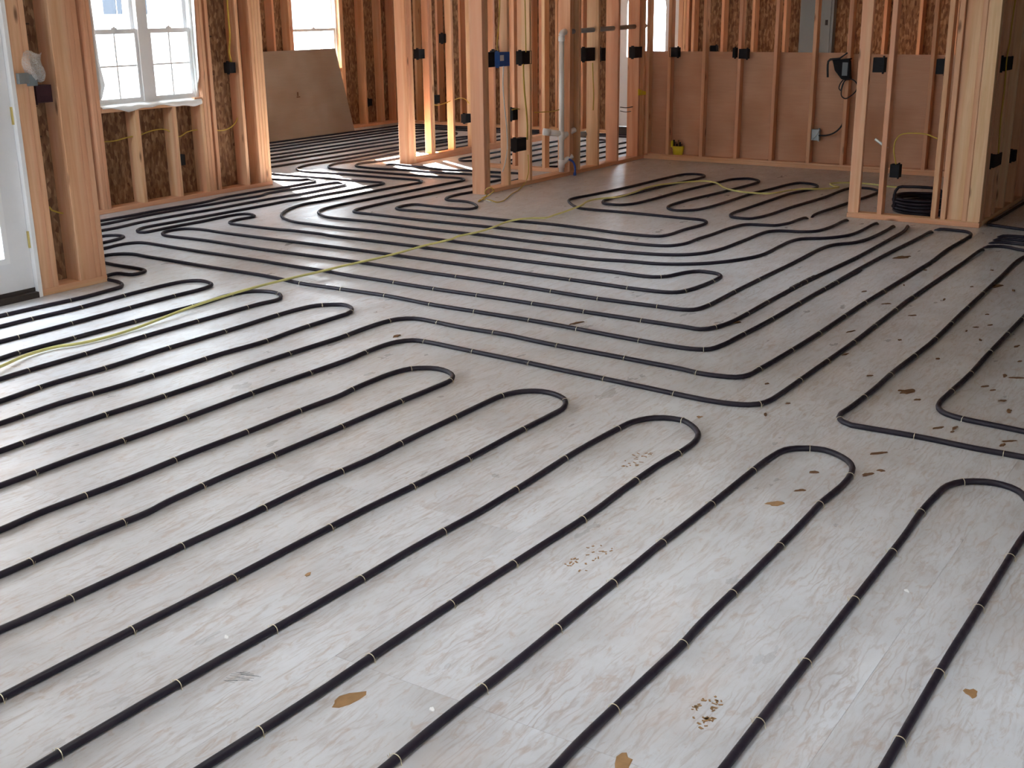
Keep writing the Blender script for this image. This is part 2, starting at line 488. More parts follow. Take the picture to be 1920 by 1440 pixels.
w5 = thing('added_window', (4.70, 7.5, RX[2]), 'unseen white window added for light in the return wall behind the corner post', 'window', kind='structure')
boxes('window_frame', [(4.67, 4.74, RX[0], RX[0] + .04, RX[2], RX[3]), (4.67, 4.74, RX[1] - .04, RX[1], RX[2], RX[3]), (4.67, 4.74, RX[0] + .04, RX[1] - .04, RX[2], RX[2] + .04),
                       (4.67, 4.74, RX[0] + .04, RX[1] - .04, RX[3] - .04, RX[3]), (4.67, 4.74, 7.62, 7.68, RX[2] + .04, RX[3] - .04)], 'white_vinyl', w5)
boxes('pane', [(4.70, 4.705, RX[0] + .04, 7.62, RX[2] + .04, RX[3] - .04)], 'glass', w5)
boxes('pane', [(4.70, 4.705, 7.68, RX[1] - .04, RX[2] + .04, RX[3] - .04)], 'glass', w5)
portal((4.64, 7.65, (RX[2] + RX[3]) / 2), RX[1] - RX[0], RX[3] - RX[2], (1, 0, 0))
wr2 = wall('wall_return_far', (8.53, 10.1, 0), 'framed return wall of the far room behind the double window wall')
board(wr2, 'sole_plate', 8.46, 8.60, 8.612, 11.60, 0, TP)
for i in range(8): board(wr2, 'stud', 8.46, 8.60, 8.62 + i * .41, 8.658 + i * .41, TP, Z1)
sheath(wr2, 'sheathing_panel', (8.448, 8.46, 8.62, 11.74, -.3, Z1))

# ---- wall with the patio door (runs along x)
YD = 6.25
wd = wall('wall_door', (4.5, YD, 0), 'framed wall beside the white patio door with a thick stacked corner post')
board(wd, 'sole_plate', 4.325, 4.80, YD, YD + .14, 0, TP + .005)
board(wd, 'top_plate', -2.5, 4.80, YD, YD + .14, 2.364, Z1)
board(wd, 'header', 2.30, 4.46, YD, YD + .14, 2.10, 2.364)
stud_y(wd, 4.327, YD, .14, TP + .005, 2.364, .078)
stud_y(wd, 4.406, YD, .14, TP + .005)
for a, b in ((4.603, 4.721), (4.722, 4.760), (4.761, 4.799)): board(wd, 'stud', a, b, YD, YD + .14, TP + .005, 2.364)
sheath(wd, 'sheathing_panel', (4.32, 4.66, YD + .14, YD + .152, -.3, Z1))
for zz in (0.62, 0.72, 0.86, 0.98, 1.08, 1.45, 1.55):
    s = []
    for q in range(4):
        xx = 4.47 + random.uniform(0, .06)
        s.append((xx, xx + random.uniform(.006, .04), YD + .1385, YD + .14, zz + q * .02, zz + q * .02 + random.uniform(.004, .012)))
    boxes('stamp_mark', s, 'stamp_ink', wd)
# the part left of the picture: studs, strand board and a wide window opening
LW = (-1.9, 1.6, 0.75, 2.1)
board(wd, 'sole_plate', -2.5, 2.34, YD, YD + .14, 0, TP)
for x in (-2.46, -1.98, 1.62, 1.98, 2.30): stud_y(wd, x, YD, .14)
for x in (-1.5, -1.1, -.7, -.3, .1, .5, .9, 1.3): stud_y(wd, x, YD, .14, TP, LW[2])
sheath(wd, 'sheathing_panel', (-2.5, LW[0], YD + .14, YD + .152, -.3, Z1))
sheath(wd, 'sheathing_panel', (LW[1], 2.36, YD + .14, YD + .152, -.3, Z1))
sheath(wd, 'sheathing_panel', (LW[0], LW[1], YD + .14, YD + .152, -.3, LW[2]))
sheath(wd, 'sheathing_panel', (LW[0], LW[1], YD + .14, YD + .152, LW[3], Z1))
sheath(wd, 'sheathing_panel', (2.36, 4.32, YD + .14, YD + .152, 2.08, Z1))

# ---- far room left wall (runs along x)
YF = 11.60
HW = (10.60, 11.55, 1.02, 1.86)           # window hidden behind the near wall
VW = (12.33, 13.27, 0.86, 1.86)           # window above the leaning sheet
wf = wall('wall_far_left', (11.5, YF, 0), 'far framed outside wall with a bright window above a leaning tan sheet')
board(wf, 'sole_plate', 8.60, 14.5, YF, YF + .14, 0, TP)
board(wf, 'top_plate', 8.60, 14.5, YF, YF + .14, 2.364, Z1)
for x in (8.64, 9.05, 9.45, 9.85, 10.20, 11.95, 13.76, 14.15, 14.45): stud_y(wf, x, YF, .14)
for w in (HW, VW):
    for x in (w[0] - .078, w[0] - .039, w[1] + .001, w[1] + .04): stud_y(wf, x, YF, .14)
    for x in (w[0] + .3, w[0] + .65): stud_y(wf, x, YF, .14, TP, w[2] - .038)
    board(wf, 'window_sill_plate', w[0], w[1], YF, YF + .14, w[2] - .038, w[2])
    board(wf, 'header', w[0], w[1], YF, YF + .14, w[3], 2.364)
    sheath(wf, 'sheathing_panel', (w[0], w[1], YF + .14, YF + .152, -.3, w[2]))
    sheath(wf, 'sheathing_panel', (w[0], w[1], YF + .14, YF + .152, w[3], Z1))
for a, b in ((8.46, 10.60), (11.55, 12.33), (13.27, 14.66)):
    sheath(wf, 'sheathing_panel', (a, b, YF + .14, YF + .152, -.3, Z1))

# ---- far wall (runs along y) with the front door
XF = 14.50
wx = wall('wall_far', (XF, 8.5, 0), 'far framed outside wall of dark strand board around the front door')
D2 = (6.97, 7.89)
for a, b in ((-3.5, D2[0] - .06), (D2[1] + .06, 11.60)):
    board(wx, 'sole_plate', XF, XF + .14, a, b, 0, TP)
    sheath(wx, 'sheathing_panel', (XF + .14, XF + .152, a, b + .14 if b > 11 else b, -.3, Z1))
sheath(wx, 'sheathing_panel', (XF + .14, XF + .152, D2[0] - .06, D2[1] + .06, 2.1, Z1))
board(wx, 'top_plate', XF, XF + .14, -3.5, 11.74, 2.364, Z1)
yy = 3.1
while yy < 11.5:
    if not (D2[0] - .1 < yy < D2[1] + .06): board(wx, 'stud', XF, XF + .14, yy, yy + .038, TP, 2.364)
    yy += .406
for yy in (D2[0] - .139, D2[0] - .099, D2[1] + .061, D2[1] + .101): board(wx, 'stud', XF, XF + .14, yy, yy + .038, TP, 2.364)

# ---- partition with the plywood sheets (runs along y, faces the camera)
XB = 12.20
wb_ = wall('wall_back', (XB, 4.5, 0), 'back partition of bare studs with waist high reddish plywood sheets behind them')
board(wb_, 'sole_plate', XB, XB + .089, -3.5, 6.25, 0, TP)
board(wb_, 'sole_plate', XB - .002, XB + .091, 0.5, 6.20, TP, TP + .02)
board(wb_, 'top_plate', XB, XB + .089, -3.5, 6.39, 2.364, Z1)
for i, yy in enumerate((6.205, 5.945, 5.54, 5.135, 4.735, 4.325, 3.965, 3.545, 3.14, 2.735, 2.33, 1.92, 1.2, .4, -.4, -1.2, -2.0, -2.8)):
    board(wb_, 'stud', XB, XB + .089, yy, yy + .038, TP + .02, 2.364, 'lumber', random.uniform(-.002, .002))
for a, b, h in ((3.98, 6.39, 1.165), (1.60, 3.976, 1.155), (-0.85, 1.596, 1.16), (-3.5, -.854, 1.16)):
    sheath(wb_, 'plywood_sheet', (XB + .0895, XB + .1015, a, b, 0.0, h), 'plywood')

# ---- middle plumbing partition (runs along x)
YM = 6.25
wm = wall('wall_middle', (10.5, YM, 0), 'middle plumbing partition of open studs running to the back partition')
board(wm, 'sole_plate', 9.131, XB, YM, YM + .14, 0, TP)
board(wm, 'top_plate', 9.035, XB, YM, YM + .14, 2.364, Z1)
for i in range(2): stud_y(wm, 9.035 + i * .0475, YM, .14, 0.0, 2.364, .047)
stud_y(wm, 9.435, YM, .089)
for x in (9.811, 10.555, 10.737, 11.134, 11.564, 12.04, 12.155):
    stud_y(wm, x, YM, .14, TP, 2.364, .038, 'lumber', random.uniform(-.002, .002))
board(wm, 'backing_stud', 10.60, 10.74, YM + .06, YM + .098, TP, 2.364)

# ---- far partition in line with the double window wall
YN = 8.28
wn_ = wall('wall_middle_far', (11.8, YN, 0), 'far partition of open studs beyond the opening, its foot in sunlight')
board(wn_, 'sole_plate', 10.637, 13.40, YN, YN + .089, 0, TP)
board(wn_, 'sole_plate', 10.64, 13.40, YN, YN + .089, TP, TP + .036)
board(wn_, 'top_plate', 10.515, 13.40, YN, YN + .089, 2.364, Z1)
for i in range(3): stud_y(wn_, 10.515 + i * .0402, YN - .005, .145, 0, 2.364, .0395)
for x in (10.925, 10.968, 11.357, 11.757, 12.20, 12.60, 13.0, 13.36): stud_y(wn_, x, YN, .089, TP + .036)

# ---- cross partition between the two
wc = wall('wall_cross', (10.72, 6.9, 0), 'short cross partition of open studs behind the white drain pipe')
board(wc, 'sole_plate', 10.68, 10.77, 6.39, 7.50, 0, TP)
board(wc, 'top_plate', 10.68, 10.77, 6.39, 8.28, 2.364, Z1)
for yy in (7.46, 7.42, 6.99, 6.62): board(wc, 'stud', 10.68, 10.77, yy, yy + .038, TP, 2.364)

# ---- closet partition at the right
XC = 9.45
wk = wall('wall_closet', (XC, 2.4, 0), 'closet partition of rough studs at the right with a coil of tubing inside')
board(wk, 'sole_plate', XC, XC + .089, 1.99, 3.01, 0, TP)
board(wk, 'sole_plate', XC, XC + .089, 2.0, 3.0, TP, TP + .006)
board(wk, 'top_plate', XC, XC + .089, 1.99, 3.01, 2.364, Z1)
board(wk, 'stud', XC, XC + .038, 2.918, 3.006, TP + .006, 2.364)
board(wk, 'stud', XC, XC + .089, 2.735, 2.773, TP + .006, 2.364)
board(wk, 'stud', XC, XC + .089, 2.318, 2.356, TP + .006, 2.364)
board(wk, 'stud', XC, XC + .089, 2.245, 2.283, TP + .006, 2.364)
board(wk, 'stud', XC + .03, XC + .068, 2.125, 2.243, TP + .006, 2.364)
board(wk, 'stud', XC, XC + .089, 2.085, 2.123, TP + .006, 2.364)
board(wk, 'stud', XC, XC + .089, 1.99, 2.083, TP + .006, 2.364)
board(wk, 'sole_plate', XC + .09, XB, 1.99, 2.079, 0, TP)
board(wk, 'top_plate', XC + .09, XB, 1.99, 2.079, 2.364, Z1)
for x in (9.56, 9.79, 9.92, 10.26, 10.62, 11.0, 11.4, 11.8, 12.15): stud_y(wk, x, 1.99, .089, TP, 2.364, .038, 'lumber')
sheath(wk, 'plywood_sheet', (XC + .09, XB, 2.0795, 2.0905, 0, Z1), 'plywood')

# ---- walls behind the camera
RO = [(4.9, 5.9, .6, 2.2)]  # unseen opening added to let in more daylight
wrr = wall('wall_rear', (-2.55, 1.4, 0), 'rear outside wall behind the viewer with one opening added for daylight')
ys = [-3.5] + [v for o in RO for v in o[:2]] + [6.39]
for a, b in zip(ys[::2], ys[1::2]): sheath(wrr, 'sheathing_panel', (-2.66, -2.5, a, b, -.3, Z1))
for a, b, c, d in RO:
    sheath(wrr, 'sheathing_panel', (-2.66, -2.5, a, b, -.3, c)); sheath(wrr, 'sheathing_panel', (-2.66, -2.5, a, b, d, Z1))
    portal((-2.7, (a + b) / 2, (c + d) / 2), b - a, d - c, (1, 0, 0))
wrt = wall('wall_right', (5, -3.55, 0), 'right outside wall of strand board out of the picture with one opening added for daylight')
RW = (-1.4, 0.2, .6, 2.1)  # unseen opening added to cast bluish daylight on the right foreground
sheath(wrt, 'sheathing_panel', (-2.66, RW[0], -3.66, -3.5, -.3, Z1)); sheath(wrt, 'sheathing_panel', (RW[1], 14.65, -3.66, -3.5, -.3, Z1))
sheath(wrt, 'sheathing_panel', (RW[0], RW[1], -3.66, -3.5, -.3, RW[2])); sheath(wrt, 'sheathing_panel', (RW[0], RW[1], -3.66, -3.5, RW[3], Z1))
portal(((RW[0] + RW[1]) / 2, -3.7, (RW[2] + RW[3]) / 2), RW[1] - RW[0], RW[3] - RW[2], (0, 1, 0))

# ================================================================== WINDOWS AND DOORS
def ring(x0, x1, z0, z1, y0, y1, t):
    return [(x0, x0 + t, y0, y1, z0, z1), (x1 - t, x1, y0, y1, z0, z1), (x0 + t, x1 - t, y0, y1, z0, z0 + t), (x0 + t, x1 - t, y0, y1, z1 - t, z1)]
def window_y(name, R, y, units, meet, cols, rows, label, mull=0.11, fr=0.03, upper_grid=True):
    x0, x1, z0, z1 = R
    root = thing(name, ((x0 + x1) / 2, y + .06, z0), label, 'window', kind='structure')
    boxes('window_frame', ring(x0, x1, z0, z1, y + .05, y + .135, fr), 'white_vinyl', root)
    w = (x1 - x0 - 2 * fr - (units - 1) * mull) / units
    for u in range(units):
        a = x0 + fr + u * (w + mull); b = a + w
        if u: boxes('mullion', [(a - mull, a, y + .05, y + .135, z0 + fr, z1 - fr)], 'white_vinyl', root)
        for nm, c, d, yo, g in (('lower_sash', z0 + fr, meet + .02, .062, True), ('upper_sash', meet - .02, z1 - fr, .10, upper_grid)):
            s = boxes(nm, ring(a, b, c, d, y + yo, y + yo + .03, .034), 'white_vinyl', root)
            boxes('pane', [(a + .03, b - .03, y + yo + .012, y + yo + .017, c + .03, d - .03)], 'glass', s)
            if g:
                for i in range(1, cols):
                    xx = a + .034 + (w - .068) * i / cols
                    boxes('muntin', [(xx - .007, xx + .007, y + yo + .008, y + yo + .011, c + .034, d - .034)], 'white_vinyl', s)
                for i in range(1, rows):
                    zz = c + .034 + (d - c - .068) * i / rows
                    boxes('muntin', [(a + .034, b - .034, y + yo + .005, y + yo + .008, zz - .007, zz + .007)], 'white_vinyl', s)
            if nm == 'lower_sash':
                boxes('sash_lock', [((a + b) / 2 - .03, (a + b) / 2 + .03, y + yo, y + yo + .025, d, d + .012), ((a + b) / 2 - .012, (a + b) / 2 + .012, y + yo, y + yo + .02, d + .012, d + .022)], 'white_vinyl', s)
    portal(((x0 + x1) / 2, y + .17, (z0 + z1) / 2), x1 - x0, z1 - z0, (0, -1, 0))
    return root
window_y('window_1', (WX0, WX1, WZ0, WZ1), YL, 2, 1.48, 2, 2, 'white vinyl double window with thin grids beside the corner post', upper_grid=False)
window_y('window_2', VW, YF, 1, 1.38, 3, 1, 'bright white window of the far room above the leaning tan sheet')
window_y('window_3', HW, YF, 1, 1.46, 3, 1, 'white window of the far room hidden behind the double window wall')
window_y('window_4', LW, YD, 3, 1.45, 2, 2, 'wide white window out of the picture left of the patio door')

# house wrap folded over the rough sill
vs, fs = [], []
N = 40
for i in range(N + 1):
    x = WX0 + .01 + (WX1 - WX0 - .03) * i / N
    hang = 0.030 + 0.014 * math.sin(i * .22) + 0.006 * math.sin(i * .7 + 1)
    hang *= min(1, max(.15, (i - 2) / 8))
    prof = [(YL + .05, WZ0 + .022), (YL + .02, WZ0 + .012), (YL - .004, WZ0 + .006 + .004 * math.sin(i)), (YL - .010 - .004 * math.sin(i * .8), WZ0 - hang * .5), (YL - .006 - .006 * math.sin(i * 1.1), WZ0 - hang)]
    for yv, zv in prof: vs.append((x, yv, zv))
    if i:
        for j in range(4): n = (i - 1) * 5 + j; fs.append((n, n + 1, n + 6, n + 5))
hw = mesh('house_wrap', vs, fs, 'house_wrap', None, ((WX0 + WX1) / 2, YL, WZ0 - .06), True)
m_ = hw.modifiers.new('thickness', 'SOLIDIFY'); m_.thickness = 0.0015
tag(hw, 'white house wrap folded over the sill of the double window', 'wrap')
vs = [(WX1 - .004, YL + .04, 1.9), (WX1 - .004, YL - .002, 1.85), (WX1 - .006, YL + .045, 1.3), (WX1 - .02, YL + .0, 1.3), (WX1 - .006, YL + .045, .98), (WX1 - .028, YL - .006, 1.08), (WX1 - .03, YL + .02, .93), (WX1 - .05, YL + .01, 1.0)]
o = mesh('wrap_flap', vs, [(0, 1, 3, 2), (2, 3, 5, 4), (4, 5, 7, 6)], 'house_wrap', hw)
o.modifiers.new('thickness', 'SOLIDIFY').thickness = 0.0015
vs = [(WX0 + .002, YL + .03, 1.9), (WX0 + .012, YL + .0, 1.9), (WX0 + .004, YL + .03, 1.3), (WX0 + .03, YL - .005, 1.25), (WX0 + .004, YL + .03, 1.0), (WX0 + .06, YL - .01, 1.06), (WX0 + .004, YL + .03, .93), (WX0 + .02, YL - .004, .95)]
o = mesh('wrap_flap', vs, [(0, 1, 3, 2), (2, 3, 5, 4), (4, 5, 7, 6)], 'house_wrap', hw)
o.modifiers.new('thickness', 'SOLIDIFY').thickness = 0.0015
o = board(None, 'wood_shim', 7.66, 7.745, YL + .005, YL + .045, WZ0 + .008, WZ0 + .026)
tag(o, 'small pink wood shim on the sill of the double window', 'shim')

# ---- patio door
d1 = thing('door_1', (3.35, YD + .05, 0), 'white patio door with a full glass lite at the left edge', 'door', kind='structure')
boxes('jamb', [(4.297, 4.322, YD - .004, YD + .13, 0, 2.08), (2.362, 2.387, YD, YD + .13, 0, 2.08), (2.387, 4.297, YD, YD + .13, 2.055, 2.08)], 'white_vinyl', d1)
boxes('threshold', [(2.39, 4.296, YD - .005, YD + .14, 0, .035)], 'threshold_bronze', d1)
for a, b in ((3.352, 4.293), (2.39, 3.345)):
    Y0, Y1 = YD + .03, YD + .074
    ga, gb, gc, gd = a + .14, b - .165, .25, 1.92
    p = boxes('door_leaf', [(a, ga, Y0, Y1, .04, 2.05), (gb, b, Y0, Y1, .04, 2.05), (ga, gb, Y0, Y1, .04, gc), (ga, gb, Y0, Y1, gd, 2.05)], 'door_paint', d1)
    boxes('lite_frame', ring(ga - .02, gb + .02, gc - .02, gd + .02, Y0 - .012, Y0, .034), 'white_vinyl', p)
    boxes('pane', [(ga, gb, YD + .045, YD + .055, gc, gd)], 'glass', p)
    boxes('sweep', [(a, b, Y0 - .006, Y0 - .001, .036, .06)], 'threshold_bronze', p)
    portal(((ga + gb) / 2, YD + .12, (gc + gd) / 2), gb - ga, gd - gc, (0, -1, 0))
for zz in (0.30, 1.02, 1.85):
    boxes('hinge', [(4.288, 4.302, YD + .018, YD + .03, zz, zz + .10)], 'brass', d1)

# ---- front door with the arched lite
d2 = thing('door_2', (XF + .04, 7.43, 0), 'pale grey front door with a tall arched glass lite beyond the studs', 'door', kind='structure')
ax0, ax1 = XF + .03, XF + .075
ya, yb, zb, zs = 7.17, 7.73, 1.0, 1.62
vs, fs = [], []
arc = [((ya + yb) / 2 - (yb - ya) / 2 * math.cos(math.pi * i / 20), zs + .28 * math.sin(math.pi * i / 20)) for i in range(21)]
for xx in (ax0, ax1):
    for yv, zv in arc: vs.append((xx, yv, zv))
    for yv, zv in arc: vs.append((xx, yv, 2.05))
for i in range(20):
    fs += [(i, i + 1, 22 + i, 21 + i), (42 + i, 63 + i, 64 + i, 43 + i), (i, 42 + i, 43 + i, i + 1), (21 + i, 22 + i, 64 + i, 63 + i)]
for b in ((ax0, ax1, 6.975, ya, .10, 2.05), (ax0, ax1, yb, 7.885, .10, 2.05), (ax0, ax1, ya, yb, .10, zb)):
    n = len(vs); vs += boxv(*b); fs += [tuple(i + n for i in f) for f in BOXF]
sl = mesh('door_leaf', vs, fs, 'door_paint', d2)
vs = [(ax0 + .02, yv, zv) for yv, zv in arc] + [(ax0 + .02, yb, zb), (ax0 + .02, ya, zb)]
vs += [(ax0 + .026, b, c) for a, b, c in vs]
n = len(vs) // 2
mesh('pane', vs, [tuple(range(n)), tuple(range(2 * n - 1, n - 1, -1))], 'glass', sl)
boxes('jamb', [(XF, XF + .14, D2[0] - .058, D2[0] + .003, 0, 2.1), (XF, XF + .14, D2[1] - .003, D2[1] + .058, 0, 2.1), (XF, XF + .14, D2[0] + .003, D2[1] - .003, 2.055, 2.1)], 'lumber', d2)
boxes('threshold', [(XF, XF + .16, D2[0] + .004, D2[1] - .004, 0, .095)], 'threshold_bronze', d2)
portal((XF + .16, 7.45, 1.4), .56, .9, (-1, 0, 0))

# ---- white wrapped outside face of the far room, seen through the double window
ww = boxes('house_wrap', [(8.440, 8.447, 8.63, 11.76, -.3, Z1 + .5)], 'siding', wr2)
for pa, pb in (((196, 27), (226, -20)), ((262, 27), (273, -20))):
    a, b = on_x(*pa, 8.43), on_x(*pb, 8.43)
    y0, y1 = min(a.y, b.y), max(a.y, b.y)
    w_ = boxes('outer_window', [(8.425, 8.439, y0 - .04, y1 + .04, a.z - .05, b.z + .3)], 'white_vinyl', wr2)
    m = y1 - (y1 - y0) * .72
    boxes('pane', [(8.418, 8.424, y0, m - .01, a.z, b.z + .25), (8.418, 8.424, m + .01, y1, a.z, b.z + .25)], 'window_blue', w_)
# ---- white house added to keep the low sun off the left windows
nb = thing('sun_block_house', (5.5, 16.0, -.35), 'tall white house added beyond the patio door to block the sun', 'house')
boxes('wall', [(-2.5, 11.2, 16.0, 23.0, -.35, 6.6)], 'siding', nb)
mesh('sun_block_roof', [(-3.0, 15.5, 6.55), (11.7, 15.5, 6.55), (11.7, 23.5, 6.55), (-3.0, 23.5, 6.55), (-3.0, 19.5, 9.0), (11.7, 19.5, 9.0)],
     [(0, 1, 5, 4), (3, 4, 5, 2), (0, 4, 3), (1, 2, 5), (0, 3, 2, 1)], 'roof_shingle', nb)
for x in (0.5, 4.5, 8.6):
    w_ = boxes('window', [(x - .6, x + .6, 15.97, 15.995, .9, 2.3)], 'white_vinyl', nb)
    boxes('pane', [(x - .52, x - .02, 15.95, 15.969, .98, 2.22), (x + .02, x + .52, 15.95, 15.969, .98, 2.22)], 'window_blue', w_)

